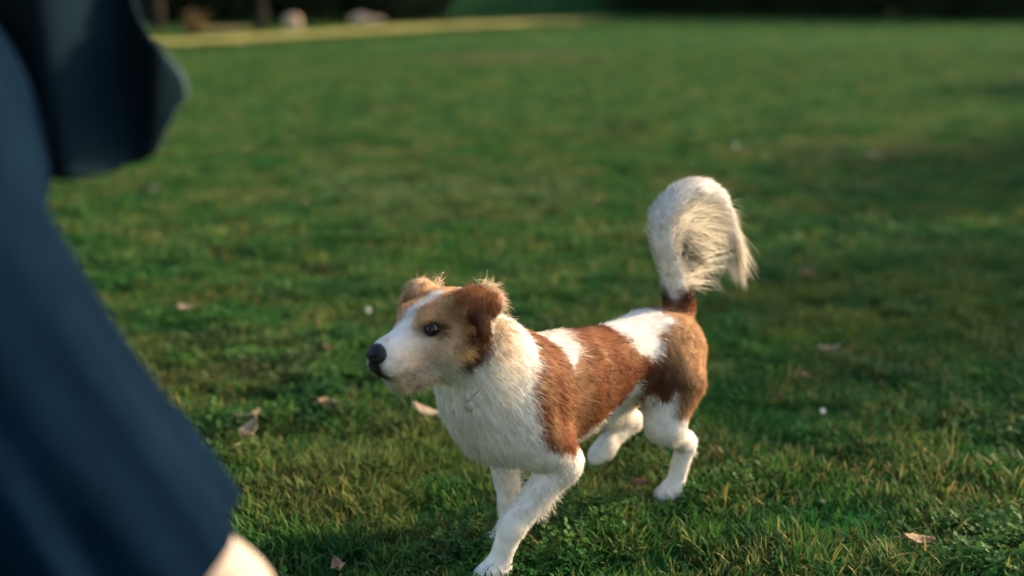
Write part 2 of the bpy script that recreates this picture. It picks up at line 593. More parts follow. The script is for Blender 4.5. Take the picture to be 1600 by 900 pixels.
def make_tree(height, spread, clear, seed):
    """trunk and crown meshes: limbs fork from the trunk and carry leaf clumps"""
    r = np.random.default_rng(seed)
    parts = []; tips = []
    tp = [np.array([0, 0, -.15])]
    for i in range(1, 8):
        tp.append(np.array([r.normal(0, .06) * i, r.normal(0, .06) * i, height * .8 * i / 7]))
    rad = height * .017
    parts.append(tube(tp, [rad * 1.35] + [rad * (1 - .115 * i) for i in range(1, 8)], 9))
    for j in range(15):
        t = clear / height + (0.8 - clear / height) * (j + .5) / 15
        k = t / .8 * 7; i = min(int(k), 6)
        p0 = tp[i] * (1 - k + i) + tp[i + 1] * (k - i)
        a = j * 2.4 + r.normal(0, .4)
        ln = spread * (1.05 - .55 * t) * r.uniform(.7, 1.1)
        d = np.array([math.cos(a), math.sin(a), r.uniform(.05, .55)])
        pth = [p0 + d * ln * s + np.array([0, 0, -.10 * ln * s * s]) + r.normal(0, .05, 3) * s for s in (0, .33, .66, 1)]
        br = rad * (1 - .9 * t) * .55 + .02
        parts.append(tube(pth, [br, br * .75, br * .5, br * .2], 6))
        for s in (.45, .7, 1.0):
            tips.append(p0 + (pth[-1] - p0) * s + r.normal(0, .2, 3))
        for q in range(2):
            sd = unit(d + r.normal(0, .6, 3)) * ln * .45
            parts.append(tube([pth[2], pth[2] + sd * .6, pth[2] + sd], [br * .4, br * .25, br * .1], 5))
            tips.append(pth[2] + sd)
    for q in range(8):
        tips.append(tp[-1] + r.normal(0, .5, 3) * np.array([1, 1, .8]) + np.array([0, 0, height * .08]))
    tips = np.array(tips)
    trunk = new_mesh('trunk', *join(parts), mats=[M_BARK])
    n = 7000
    ci_ = r.integers(0, len(tips), n)
    C = tips[ci_] + unit(r.normal(size=(n, 3))) * (r.uniform(0, 1, (n, 1)) ** .5) * spread * .24
    C[:, 2] = np.maximum(C[:, 2], clear * .55)
    crown = new_mesh('crown', *leaf_cards(C, .13), smooth=False, mats=[M_LEAF])
    return trunk, crown

TREES = [make_tree(9.5, 3.6, 2.4, 1), make_tree(8.0, 3.8, 1.7, 2), make_tree(11.0, 3.4, 2.8, 3)]
def place_tree(x, y, k, rz, s, label, group=None):
    e = empty('tree', (x, y, float(ground_z(x, y))), rz)
    e.scale = (s, s, s)
    tr, cr = TREES[k]
    link('trunk', tr, e); link('crown', cr, e)
    tag(e, label, 'tree', group)
    return e

def at(u, y):
    return (u - 800) / 1700 * y * 1.0
place_tree(at(262, 33), 33, 0, .3, 1.0, 'dark tree at far left, partly behind the hanging jacket', None)
place_tree(at(416, 31), 31, 2, 1.0, .62, 'slender dark trunk between the earth strip and the round pale boulder')
place_tree(at(620, 44), 44, 1, 5.2, 1.1, 'dark tree beside the left foot of the green bank')

def make_shrub(seed, hgt, wid, n, mat, size):
    r = np.random.default_rng(seed)
    parts = []; tips = []
    for j in range(9):
        a = j * 2.4; l = hgt * r.uniform(.55, .95)
        d = np.array([math.cos(a) * wid * r.uniform(.3, .9), math.sin(a) * wid * r.uniform(.3, .9), l])
        parts.append(tube([(0, 0, -.05), d * .45 + r.normal(0, .05, 3), d], [.05, .035, .01], 5))
        for s in (.35, .6, .85, 1): tips.append(d * s + r.normal(0, .12, 3))
    tips = np.array(tips)
    C = tips[r.integers(0, len(tips), n)] + unit(r.normal(size=(n, 3))) * r.uniform(0, 1, (n, 1)) ** .5 * hgt * .26
    C[:, 2] = np.abs(C[:, 2])
    return new_mesh('stem', *join(parts), mats=[M_BARK]), new_mesh('foliage', *leaf_cards(C, size), smooth=False, mats=[mat])
SHR = [make_shrub(21, 3.2, 1.7, 9000, M_SHRUB, .11), make_shrub(22, 2.6, 1.9, 9000, M_SHRUB, .11), make_shrub(23, 3.8, 1.8, 10000, M_SHRUB, .12)]
DRY = make_shrub(31, 1.0, .55, 1800, M_DRYSH, .05)
def place_shrub(x, y, data, rz, s, label, group=None, name='shrub'):
    e = empty(name, (x, y, float(ground_z(x, y))), rz)
    e.scale = (s, s, s)
    link('stem', data[0], e); link('foliage', data[1], e)
    tag(e, label, 'shrub', group)
# dark thicket: left half behind the trees, right half along the lawn's edge
k = 0
for row, (yl, n) in enumerate(((40, 13), (45, 13))):
    for i in range(n):
        x = -17 + i * 1.75 + row * .8 + rng.normal(0, .25)
        if x > -2.5: continue
        place_shrub(x, yl + .25 * i + rng.normal(0, .4), SHR[k % 3], rng.uniform(0, 6), rng.uniform(.9, 1.2),
                    'near black shrub in the thicket behind the trees at back left', 'thicket shrubs at back left')
        k += 1
for row, yl in enumerate((47, 51)):
    for i in range(15):
        x = 5.2 + i * 1.75 + row * .8 + rng.normal(0, .25)
        place_shrub(x, yl - .28 * i + rng.normal(0, .4), SHR[k % 3], rng.uniform(0, 6), rng.uniform(.95, 1.25),
                    'near black shrub in the hedge along the right end of the lawn', 'hedge shrubs at back right')
        k += 1
for i, (x, y, kk, s) in enumerate(((15, 53, 0, 1.1), (19, 50, 2, 1.0), (23, 48, 1, 1.1), (28, 46, 0, 1.0))):
    place_tree(x, y, kk, i * 1.3, s, 'dark tree rising out of the hedge at back right', 'trees in the hedge at back right')
place_shrub(at(316, 30), 30, DRY, 0, .62, 'small olive tan bush on the bare earth at back left', name='dry_bush')

for i in range(13):  # unseen shrubs, added so their shadows darken the right side
    f_ = i / 12
    x, y = 5.0 + 14.5 * f_, 5.4 + 24.0 * f_ ** 1.1
    place_shrub(x, y, SHR[i % 3], i * 1.9, .50 + .16 * f_, 'unseen dark shrub added beyond the right edge to shade the lawn', 'unseen shrubs added to shade the right side of the lawn')

def rock(name, u, y, w, h, seed, label):
    r = np.random.default_rng(seed)
    ax_, b_ = 20, 12
    th = np.linspace(0, 2 * np.pi, ax_, endpoint=False); ph = np.linspace(.02, np.pi - .02, b_)
    T_, P_ = np.meshgrid(th, ph, indexing='ij')
    S = np.stack([np.sin(P_) * np.cos(T_), np.sin(P_) * np.sin(T_), np.cos(P_)], -1).reshape(-1, 3)
    d = 1 + .16 * vnoise(S, 1.6, seed) + .08 * vnoise(S, 4, seed + 1)
    S = np.sign(S) * np.abs(S) ** .8 * d[:, None] * np.array([w / 2, w * .38, h * .62]) + np.array([0, 0, h * .38])
    ii = np.arange(ax_ * b_).reshape(ax_, b_)
    jj = np.roll(ii, -1, 0)
    Qr = np.stack([ii[:, :-1], ii[:, 1:], jj[:, 1:], jj[:, :-1]], -1).reshape(-1, 4)
    x = at(u, y)
    o = link(name, new_mesh(name, S, Qr, mats=[M_ROCK]))
    o.location = (x, y, float(ground_z(x, y)))
    tag(o, label, 'boulder')
rock('boulder', 466, 33.5, .52, .46, 5, 'round pale sandstone boulder shining in the dark tree shade')
rock('boulder', 570, 38.5, .75, .34, 6, 'low pale sandstone boulder right of the round one at back left')
rock('boulder', 594, 39.5, .55, .22, 8, 'small flat tan boulder right of the low pale one')

# strip of bare earth and a yellow sheet painting sunlight onto the far lawn
def sheet(name, pts, w, mat, dz):
    pts = np.array(pts, float)
    n = 40
    t = np.linspace(0, len(pts) - 1, n)
    c = np.stack([np.interp(t, np.arange(len(pts)), pts[:, j]) for j in range(2)], 1)
    ww = np.interp(t, np.arange(len(w)) * (len(pts) - 1) / (len(w) - 1), w)
    d = unit(np.gradient(c, axis=0)); nn = np.stack([-d[:, 1], d[:, 0]], 1)
    jit = lambda: (1 + .25 * rng.normal(size=n))
    rows = [c + nn * (ww * s * (jit() if abs(s) == .5 else 1))[:, None] for s in (-.5, -.2, .2, .5)]
    V = np.concatenate([np.concatenate([r, (ground_z(r[:, 0], r[:, 1]) + dz)[:, None]], 1) for r in rows])
    Q = [(j * n + i, j * n + i + 1, (j + 1) * n + i + 1, (j + 1) * n + i) for j in range(3) for i in range(n - 1)]
    o = link(name, new_mesh(name, V, Q, mats=[mat]))
    tag(o, kind='structure')
    return o
M_EARTH = material('bare tan earth', (0.55, 0.33, 0.19), .95, noise=(3, (0.40, 0.23, 0.12), .4, .65), bump=(20, .5, .03))
sheet('bare_earth', [(at(330, 29.5), 29.5), (at(362, 30), 30), (at(400, 30.6), 30.6)], [.7, 1.8, .6], M_EARTH, .15)

M_SUN_STRIP = material('painted sunlit strip of lawn', (0.360, 0.310, 0.060), .95, noise=(2.0, (0.280, 0.260, 0.055), .4, .65), bump=(20, .5, .03))  # sunlight on the far strip, painted as yellow colour
sheet('painted_sun_strip', [(-8.2, 21.5), (-6.5, 24), (-3.8, 30), (.2, 36), (3.2, 40)], [1.5, 2.1, 3.0, 3.0, 1.2], M_SUN_STRIP, .10)

# ------------------------------------------------------------------ the dog
DOG_TH = math.radians(42)
dog = empty('dog', (0.045, 2.0, -.003), math.pi + DOG_TH)     # local x forward, y to the dog's left, z up
tag(dog, 'white and brown dog walking left across the grass with its plumed tail raised', 'dog')

# region parameters of the coat: flow direction, hair length, lift
def reg(flow, ln, lift, dens=1.0): return (np.array(flow, float), ln, lift, dens)
BODY = reg((-1, 0, -.45), .020, .16)
CHEST = reg((-.55, 0, -1), .025, .17)
NECK = reg((-.9, 0, -.6), .027, .19)
RUMP = reg((-.75, 0, -.8), .020, .18)
THIGH = reg((-.35, 0, -1), .017, .17)
LEG = reg((-.2, 0, -1), .010, .16)
FORE = reg((-.6, 0, -.9), .013, .18)
PAW = reg((.3, 0, -.6), .010, .28)
SKULL = reg((-1, 0, -.1), .012, .22)
MUZZ = reg((-1, 0, -.35), .008, .20)
CHEEK = reg((-1, .2, -.7), .020, .28)
EAR = reg((.2, 0, -1), .016, .30)
TAIL = reg((0, 0, 1), .020, .5)

HEAD_R = None
def rot_zyx(a, b, c):
    ca, sa, cb, sb, cc, sc = math.cos(a), math.sin(a), math.cos(b), math.sin(b), math.cos(c), math.sin(c)
    return np.array([[ca, -sa, 0], [sa, ca, 0], [0, 0, 1]]) @ np.array([[cb, 0, sb], [0, 1, 0], [-sb, 0, cb]]) @ np.array([[1, 0, 0], [0, cc, -sc], [0, sc, cc]])
HEAD_R = rot_zyx(.0735, -.0164, .0251)
HEAD_T = np.array([.2216, .0008, .5339])
HEAD_S = 1.0387
def head_to_dog(q): return np.asarray(q) @ HEAD_R.T * HEAD_S + HEAD_T
def dog_to_head(p): return (p - HEAD_T) @ HEAD_R / HEAD_S

P = []
# trunk
P += [Ell((-.055, 0, .338), (.165, .094, .118), .05, BODY),
      Ell((.085, 0, .335), (.105, .086, .108), .05, CHEST),
      Ell((-.24, 0, .358), (.15, .074, .082), .05, BODY),
      Ell((-.365, 0, .362), (.098, .076, .078), .05, RUMP),
      Cone((.06, 0, .385), (.19, .004, .505), .092, .066, .05, NECK),
      Ell((.15, 0, .395), (.072, .068, .085), .05, CHEST)]
# forelegs
P += [Ell((.055, .062, .315), (.062, .036, .085), .04, BODY),
      Cone((.04, .078, .275), (.0, .078, .225), .050, .038, .03, FORE),
      Cone((.0, .078, .225), (.107, .052, .112), .036, .0235, .02, FORE),
      Cone((.107, .052, .112), (.128, .040, .045), .0245, .021, .015, LEG),
      Ell((.146, .038, .024), (.040, .028, .023), .02, PAW)]
for dy in (-.017, -.006, .006, .017):
    P.append(Ell((.172 - abs(dy) * .5, .038 + dy, .018), (.016, .0075, .015), .004, PAW))
P += [Ell((.06, -.062, .315), (.062, .036, .085), .04, BODY),
      Cone((.05, -.074, .27), (.025, -.070, .215), .048, .036, .03, FORE),
      Cone((.025, -.070, .215), (.012, -.058, .085), .033, .022, .02, FORE),
      Cone((.012, -.058, .085), (.022, -.054, .04), .022, .020, .015, LEG),
      Ell((.040, -.054, .023), (.038, .026, .021), .02, PAW)]
for dy in (-.016, -.005, .005, .016):
    P.append(Ell((.066 - abs(dy) * .5, -.054 + dy, .017), (.016, .0075, .014), .004, PAW))
# hind legs
P += [Ell((-.36, .052, .315), (.085, .045, .105), .04, THIGH, axes((.9, 0, .35), (-.35, 0, .9))),
      Cone((-.345, .062, .30), (-.315, .070, .212), .066, .041, .03, THIGH),
      Cone((-.315, .070, .212), (-.407, .052, .135), .038, .0215, .025, LEG),
      Ell((-.417, .050, .137), (.020, .017, .026), .015, LEG),
      Cone((-.411, .051, .13), (-.395, .040, .035), .0215, .020, .015, LEG),
      Ell((-.378, .037, .022), (.038, .026, .021), .02, PAW)]
for dy in (-.016, -.005, .005, .016):
    P.append(Ell((-.352 - abs(dy) * .5, .037 + dy, .017), (.016, .0075, .014), .004, PAW))
P += [Ell((-.35, -.052, .315), (.085, .045, .105), .04, THIGH, axes((.9, 0, .35), (-.35, 0, .9))),
      Cone((-.33, -.062, .30), (-.265, -.070, .225), .068, .046, .03, THIGH),
      Cone((-.265, -.070, .225), (-.355, -.060, .170), .040, .024, .025, LEG),
      Cone((-.355, -.060, .170), (-.275, -.056, .138), .023, .020, .015, LEG),
      Ell((-.252, -.055, .127), (.036, .025, .019), .02, PAW, axes((.85, 0, -.5), (.5, 0, .85)))]
# tail
TC = np.array([(-.425, 0, .415), (-.428, 0, .455), (-.405, 0, .52), (-.375, 0, .585), (-.372, 0, .635), (-.40, 0, .672), (-.455, .004, .686), (-.515, .008, .668), (-.56, .010, .62), (-.585, .010, .56)])
TR = [.026, .018, .016, .016, .016, .016, .020, .018, .014, .009]
def smooth_path(C, m):
    C = np.asarray(C, float); n = len(C); out = []
    for t in np.linspace(0, n - 1, m):
        i = min(int(t), n - 2); f = t - i
        p0, p1, p2, p3 = C[max(i - 1, 0)], C[i], C[i + 1], C[min(i + 2, n - 1)]
        out.append(.5 * (2 * p1 + (p2 - p0) * f + (2 * p0 - 5 * p1 + 4 * p2 - p3) * f * f + (3 * p1 - p0 - 3 * p2 + p3) * f ** 3))
    return np.array(out)
TCN = len(TC)
TC = smooth_path(TC, 37); TR = list(np.interp(np.linspace(0, TCN - 1, 37), np.arange(TCN), TR))
for i in range(len(TC) - 1):
    P.append(Cone(TC[i], TC[i + 1], TR[i], TR[i + 1], .02, (np.array(TC[i + 1] - TC[i]), .018, .5, 1.0)))
# head, in its own frame
H = [Ell((-.004, 0, 0), (.070, .061, .058), .03, SKULL),
     Ell((.012, .034, -.030), (.050, .034, .042), .03, CHEEK), Ell((.012, -.034, -.030), (.050, .034, .042), .03, CHEEK),
     Ell((.052, .022, .020), (.028, .024, .021), .02, SKULL), Ell((.052, -.022, .020), (.028, .024, .021), .02, SKULL),
     Cone((.050, 0, -.020), (.126, 0, -.031), .042, .0315, .03, MUZZ),
     Ell((.115, .015, -.044), (.040, .021, .025), .015, MUZZ), Ell((.115, -.015, -.044), (.040, .021, .025), .015, MUZZ),
     Cone((.020, 0, -.058), (.108, 0, -.073), .038, .021, .02, CHEEK),
     Cone((-.03, 0, -.03), (-.075, 0, -.075), .058, .072, .04, NECK)]
# ears: a short upright base that folds over into a hanging, pointed flap
for s, x0, g in ((1, 0.0, 1.0), (-1, .020, .78)):
    H.append(Ell((-.016 + x0, s * .050, .046), (.036 * g, .018, .019), .02, EAR, axes((1, 0, 0), (0, s * .5, .85))))
    H.append(Ell((-.016 + x0, s * .064, .055), (.045 * g, .020 * g, .011), .014, EAR, axes((-.85, s * .45, .0), (0, s * .35, 1))))
    H.append(Ell((-.012 + x0, s * .081, .036), (.037 * g, .009, .022 * g), .012, EAR, axes((-.92, s * .30, .10), (.05, -s * .25, 1))))
    H.append(Ell((-.004 + x0, s * .090, .034 - .028 * g), (.016 * g, .006, .027 * g), .010, EAR, axes((-.95, s * .1, .2), (-.1, -s * .08, 1))))
P += [h.moved(HEAD_R, HEAD_T, HEAD_S) for h in H]
VOX = .004
lo = np.array([-.66, -.145, -.02]); hi = np.array([.46, .15, .74])
F = field(P, lo, hi, VOX)
# eye sockets
for s in (1, -1):
    e = head_to_dog((.069, s * .041, .008))
    G0 = np.floor((e - .03 - lo) / VOX).astype(int); G1 = G0 + int(.06 / VOX) + 2
    sl = tuple(slice(G0[j], G1[j]) for j in range(3))
    G = np.stack(np.meshgrid(*[lo[j] + VOX * np.arange(G0[j], G1[j]) for j in range(3)], indexing='ij'), -1)
    d = np.linalg.norm(G - e, axis=-1) - .0115
    a_ = F[sl]; b_ = -d; kk = .008
    hh = np.maximum(kk - np.abs(a_ - b_), 0) / kk
    F[sl] = np.maximum(a_, b_) + hh * hh * kk * .25
DV, DQ = surface_nets(F, lo, VOX)
DV = relax(DV, DQ, 2, .5)
DN = vert_normals(DV, DQ)

WHITE = np.array([.88, .81, .735]); BROWN = np.array([.215, .072, .026]); TAN = np.array([.52, .30, .145])
DARK = np.array([.075, .030, .016]); CREAM = np.array([.72, .58, .42]); BLACK = np.array([.012, .011, .011])

def blob(p, c, r, soft=.12):
    """1 inside an ellipsoidal patch of coat, 0 outside"""
    q = np.linalg.norm((p - np.array(c)) / np.array(r), axis=1)
    return np.clip((1 + soft - q) / (2 * soft), 0, 1)

BARREL = np.array([(.055, .50), (.070, .44), (.098, .40), (.093, .345), (.083, .295), (.045, .268), (0, .250), (-.05, .250), (-.09, .272), (-.14, .285),
                   (-.188, .300), (-.225, .328), (-.255, .290), (-.262, .262), (-.280, .285), (-.297, .305), (-.303, .245), (-.33, .232), (-.38, .235), (-.46, .23), (-.56, .25), (-.55, .42),
                   (-.44, .47), (-.365, .452), (-.335, .425), (-.300, .415), (-.278, .372), (-.248, .382), (-.222, .388), (-.205, .408), (-.198, .435), (-.19, .50), (-.085, .50),
                   (-.070, .45), (-.048, .42), (-.032, .398), (-.020, .415), (-.014, .44), (.0, .50)])
def poly_mask(q, poly, soft):
    """soft inside test against a closed outline"""
    n = len(poly); d = np.full(len(q), 9.0); ins = np.zeros(len(q), bool)
    for i in range(n):
        a, b = poly[i], poly[(i + 1) % n]
        e = b - a; w = q - a
        t = np.clip(w @ e / (e @ e), 0, 1)
        d = np.minimum(d, np.hypot(w[:, 0] - e[0] * t, w[:, 1] - e[1] * t))
        c = (a[1] <= q[:, 1]) != (b[1] <= q[:, 1])
        ins ^= c & (q[:, 0] < a[0] + (q[:, 1] - a[1]) * e[0] / (e[1] if abs(e[1]) > 1e-9 else 1e-9))
    return np.clip(.5 + np.where(ins, d, -d) / (2 * soft), 0, 1)

def coat(p):
    """coat colour, with some sun and shade painted in, for points in the dog's own frame"""
    n1 = vnoise(p, 26, 2); n2 = vnoise(p, 60, 4); n3 = vnoise(p * np.array([.5, 1, 1]), 120, 6)
    w = p + np.stack([n1 * .013 + n2 * .007, np.zeros(len(p)), n2 * .010], 1)
    w[:, 1] = np.abs(w[:, 1])
    c = np.tile(WHITE, (len(p), 1))
    def paint(m, col):
        nonlocal c
        c = c * (1 - m[:, None]) + np.array(col) * m[:, None]
    # barrel and haunch: outline of the brown saddle, seen from the side
    wt = w.copy(); wt[:, 1] = w[:, 1]
    m = poly_mask(wt[:, [0, 2]], BARREL, .006)
    paint(m, BROWN)
    paint(m * np.clip(vnoise(p * np.array([2.2, 1, .55]) + np.array([0, 0, .3]) * p[:, :1], 16, 8) * 1.8 - .1, 0, 1) * .75, DARK)
    paint(m * np.clip(vnoise(p * np.array([2, 1, .6]), 22, 15) * 1.6 - .25, 0, 1) * .5, TAN)
    paint(m * blob(w, (-.03, .09, .37), (.030, .2, .07), .6) * .45, TAN)
    hm = m * np.clip((-.285 - w[:, 0]) / .03, 0, 1)
    paint(hm * .55, TAN)
    paint(hm * np.clip((-.36 - w[:, 0]) / .05, 0, 1) * .7, TAN)
    paint(blob(w, (-.285, .09, .33), (.06, .2, .035), .5) * m * .75, DARK)  # darker fur, with shade on the flank painted in
    paint(blob(w, (-.045, 0, .47), (.045, .06, .06), .35) * .9, (.76, .66, .55))
    # white over the croup
    paint(blob(w, (-.275, 0, .46), (.075, .062, .05)), WHITE)
    # tail root
    paint(blob(w, (-.43, 0, .44), (.03, .05, .03)), BROWN)
    paint(blob(w, (-.43, 0, .462), (.034, .05, .022), .4), DARK * .5)
    # head
    q = dog_to_head(p)
    qa = q + np.stack([n2 * .004, np.zeros(len(p)), n2 * .004], 1)
    qm = qa.copy(); qm[:, 1] = np.abs(q[:, 1])
    isH = np.clip((q[:, 0] + .075) / .02, 0, 1) * np.clip((q[:, 2] + .085 + .35 * np.minimum(q[:, 0], .08)) / .02, 0, 1)
    hm = np.clip((q[:, 0] + .05) / .03, 0, 1) * np.clip((q[:, 2] + .05) / .025, 0, 1) * isH
    paint(hm, TAN * 1.3)
    paint(blob(qm, (.045, .05, .005), (.035, .04, .035), .3) * isH * .30, BROWN)
    paint(blob(qm, (.055, .045, -.030), (.042, .035, .028), .5) * isH * .7, (.72, .55, .39))
    paint(blob(qm, (-.002, .062, -.034), (.036, .05, .042), .25) * isH, DARK)
    paint(blob(qm, (.02, .055, -.035), (.018, .03, .016), .35) * isH, (.66, .45, .22))  # golden sunlit spot on the cheek, painted into the coat
    paint(blob(qm, (-.065, 0, .03), (.035, .08, .06), .3) * isH * .8, CREAM)
    paint(blob(p, (.135, .08, .47), (.022, .05, .035), .6) * .6, CREAM)
    # muzzle and blaze
    paint(blob(q, (.125, 0, -.03), (.058, .06, .05), .3), WHITE)
    bl = np.clip((.0115 - np.abs(q[:, 1] - .0 + .0)) / .008 + .5, 0, 1) * np.clip((q[:, 0] - .0) / .02, 0, 1) * np.clip((q[:, 2] + .01) / .01, 0, 1)
    paint(bl * isH, WHITE)
    paint(blob(qm, (.065, .042, .008), (.025, .026, .016), .4) * isH * .9, DARK * .4)
    paint(blob(q, (.150, 0, -.050), (.020, .022, .034), .25), BLACK * 1.5)
    paint(blob(qm, (.092, .034, -.034), (.050, .020, .030), .5) * .75, (.64, .47, .36))
    paint(blob(qm, (.095, .02, -.085), (.05, .04, .022), .5) * .6, (.66, .48, .32))
    paint(blob(qm, (.105, .034, -.040), (.045, .03, .034), .4) * np.clip(vnoise(p, 260, 31) * 2 - .5, 0, 1) * .6, (.45, .30, .20))
    # lips
    paint(blob(qm, (.118, .02, -.0585), (.040, .02, .0030), .5) * .5, DARK)
    # ears: near one rust brown, sunlit top painted in; far one painted backlit tan
    x0 = np.where(q[:, 1] > 0, 0, .020)
    qe = qm - np.stack([x0, 0 * x0, 0 * x0], 1)
    em = np.maximum.reduce([blob(qe, (-.016, .066, .058), (.054, .030, .018), .1), blob(qe, (-.012, .085, .032), (.048, .016, .036), .1), blob(qe, (-.002, .092, .004), (.030, .013, .032), .1)])
    lt = (q[:, 1] > 0)
    paint(em * lt, (.36, .140, .052))
    paint(em * ~lt, (.62, .42, .25))
    paint(blob(qe, (-.0, .088, .014), (.055, .024, .030), .35) * em * lt * .92, DARK * .8)
    paint(blob(qe, (-.06, .062, .05), (.026, .03, .03), .4) * em * .8, CREAM)
    return np.clip(c * (1 + .08 * n3)[:, None], 0, .92)

M_SKIN = material('dog coat', attr='coat', rough=.8, spec=.15)
body_me = new_mesh('body', DV, DQ, mats=[M_SKIN])
set_color(body_me, 'coat', coat(DV))
body = link('body', body_me, dog)

# ---- fur
def region_fields(Pts):
    W = np.zeros(len(Pts)); fl = np.zeros((len(Pts), 3)); ln = np.zeros(len(Pts)); lf = np.zeros(len(Pts))
    for pr in P:
        if pr.reg is None: continue
        bl, bh = pr.box()
        sel = np.all((Pts > bl - .06) & (Pts < bh + .06), axis=1)
        if not sel.any(): continue
        d = np.maximum(pr.d(Pts[sel]), -.004)
        w = np.exp(-d / .009)
        W[sel] += w
        fl[sel] += w[:, None] * unit(pr.reg[0]); ln[sel] += w * pr.reg[1]; lf[sel] += w * pr.reg[2]
    W = np.maximum(W, 1e-9)
    return unit(fl / W[:, None]), ln / W, lf / W

def strands(root, nrm, flow, length, lift, width, color, grav=.35, seg=3, wild=.13, proj=1.0):
    n = len(root)
    r = np.random.default_rng(5)
    t = flow - proj * nrm * np.minimum((flow * nrm).sum(1, keepdims=True), 9 if proj == 1 else 0)
    t = unit(t + r.normal(0, wild, (n, 3)))
    d0 = unit(t * (1 - lift)[:, None] + nrm * (lift * 1.6)[:, None] + r.normal(0, wild * .4, (n, 3)))
    pts = [root - nrm * .0015]
    for s in range(1, seg + 1):
        f = s / seg
        d = unit(d0 * (1 - .5 * f) + t * (.5 * f) + np.array([0, 0, -grav]) * f)
        pts.append(pts[-1] + d * (length / seg)[:, None])
    side = unit(np.cross(d0, nrm + r.normal(0, .3, (n, 3))))
    V = []
    for s in range(seg):
        w = (width * (1 - .75 * (s / seg) ** 1.5))[:, None] * .5
        V += [pts[s] - side * w, pts[s] + side * w]
    V.append(pts[seg])
    nv = 2 * seg + 1
    VV = np.stack(V, 1).reshape(-1, 3)
    b = np.arange(n)[:, None] * nv
    Q = np.concatenate([b + np.array([[2 * s, 2 * s + 1, 2 * s + 3, 2 * s + 2]]) for s in range(seg - 1)])
    T = b + np.array([[2 * seg - 2, 2 * seg - 1, 2 * seg]])
    NN = np.repeat(unit(nrm * 1.0 + r.normal(0, .25, (n, 3))), nv, 0)
    CC = np.repeat(color, nv, 0)
    return VV, Q, T, NN, CC

tri = np.concatenate([DQ[:, [0, 1, 2]], DQ[:, [0, 2, 3]]])
ar = np.linalg.norm(np.cross(DV[tri[:, 1]] - DV[tri[:, 0]], DV[tri[:, 2]] - DV[tri[:, 0]]), axis=1)
vf, vl, vlift = region_fields(DV)
cen = DV[tri].mean(1)
qc = dog_to_head(cen)
dens = np.clip(.016 / vl[tri[:, 0]], .5, 2.2)
noseeye = (np.linalg.norm(qc - np.array([.158, 0, -.024]), axis=1) < .026)
for s in (1, -1):
    noseeye |= np.linalg.norm(qc - np.array([.069, s * .041, .008]), axis=1) < .0135
dens[noseeye] = 0
pw = ar * dens; pw /= pw.sum()
NF = 190000
ti = rng.choice(len(tri), NF, p=pw)
b1 = np.sqrt(rng.uniform(size=NF)); b2 = rng.uniform(size=NF)
bw = np.stack([1 - b1, b1 * (1 - b2), b1 * b2], 1)
mix3 = lambda A: (A[tri[ti]] * bw[(...,) + (None,) * (A.ndim - 1)]).sum(1)
root = mix3(DV); nrm = unit(mix3(DN)); flow = unit(mix3(vf)); length = mix3(vl) * rng.uniform(.5, 1.25, NF); lift = mix3(vlift)
# locks: neighbouring hairs lean the same way
lk = np.stack([vnoise(root, 55, 21), vnoise(root, 55, 22), vnoise(root, 55, 23)], 1) + .6 * np.stack([vnoise(root, 120, 24), vnoise(root, 120, 25), vnoise(root, 120, 26)], 1)
flow = unit(flow + lk * .38)
length = length * (1 + .35 * vnoise(root, 40, 27))
lift = np.clip(lift * (1 + .6 * vnoise(root, 48, 28)), .05, .6)
# shaggier backs of the legs and thighs
qh = dog_to_head(root)
col = coat(root + rng.normal(0, 1, (NF, 3)) * np.where(dog_to_head(root)[:, 0] > -.06, .0025, .0055)[:, None]) * (1 + rng.normal(0, .13, NF))[:, None]
parts = [strands(root, nrm, flow, length, lift, np.full(NF, .0010), np.clip(col, .005, .92))]

# plume of the tail: long hair hung off the tail's core
n = 24000
t = rng.uniform(2.8, len(TC) - 1.001, n); i = t.astype(int); f = (t - i)[:, None]
c0 = TC[i] * (1 - f) + TC[i + 1] * f
tg = unit(TC[np.minimum(i + 1, len(TC) - 1)] - TC[i])
ang = rng.uniform(0, 2 * np.pi, n)
up = np.array([0, 1.0, 0])
e1 = unit(np.cross(tg, up)); e2 = np.cross(tg, e1)
nr = e1 * np.cos(ang)[:, None] + e2 * np.sin(ang)[:, None]
rad = np.interp(t, np.arange(len(TR)), TR)[:, None]
rt = c0 + nr * rad * .9
inner = np.clip((nr @ np.array([-.75, 0, -.65])) * 1.1 + .02, 0, 1)          # hairs on the hanging side grow long
L = .018 + np.clip(inner * 2.2, 0, 1) * np.interp(t / 4, [0, 1.2, 2, 4, 6, 8, 9], [.01, .05, .135, .150, .125, .11, .10]) * rng.uniform(.45, 1.2, n)
end = np.clip((t / 4 - 5.5) / 2, 0, 1)[:, None]
fl = unit((np.array([-.95, 0, -.30]) * (1 - end) + np.array([-.30, 0, -.95]) * end) * (np.clip(inner[:, None] * 1.6, 0, 1)) + tg * .9 * (1.1 - np.clip(inner[:, None] * 1.6, 0, 1)))
cl = np.tile(np.array([.91, .82, .70]), (n, 1)) * (1 + rng.normal(0, .07, n))[:, None]
low = np.clip((.484 - rt[:, 2]) / .02, 0, 1)[:, None] * (rt[:, 0] > -.47)[:, None]
cl = cl * (1 - low) + DARK * .7 * low
L = np.where(low[:, 0] > .5, L * .35, L)
parts.append(strands(rt, nr, fl, L, .06 + .10 * rng.uniform(size=n), np.full(n, .0012), np.clip(cl, .005, .93), grav=.22, seg=5, wild=.15, proj=.9))
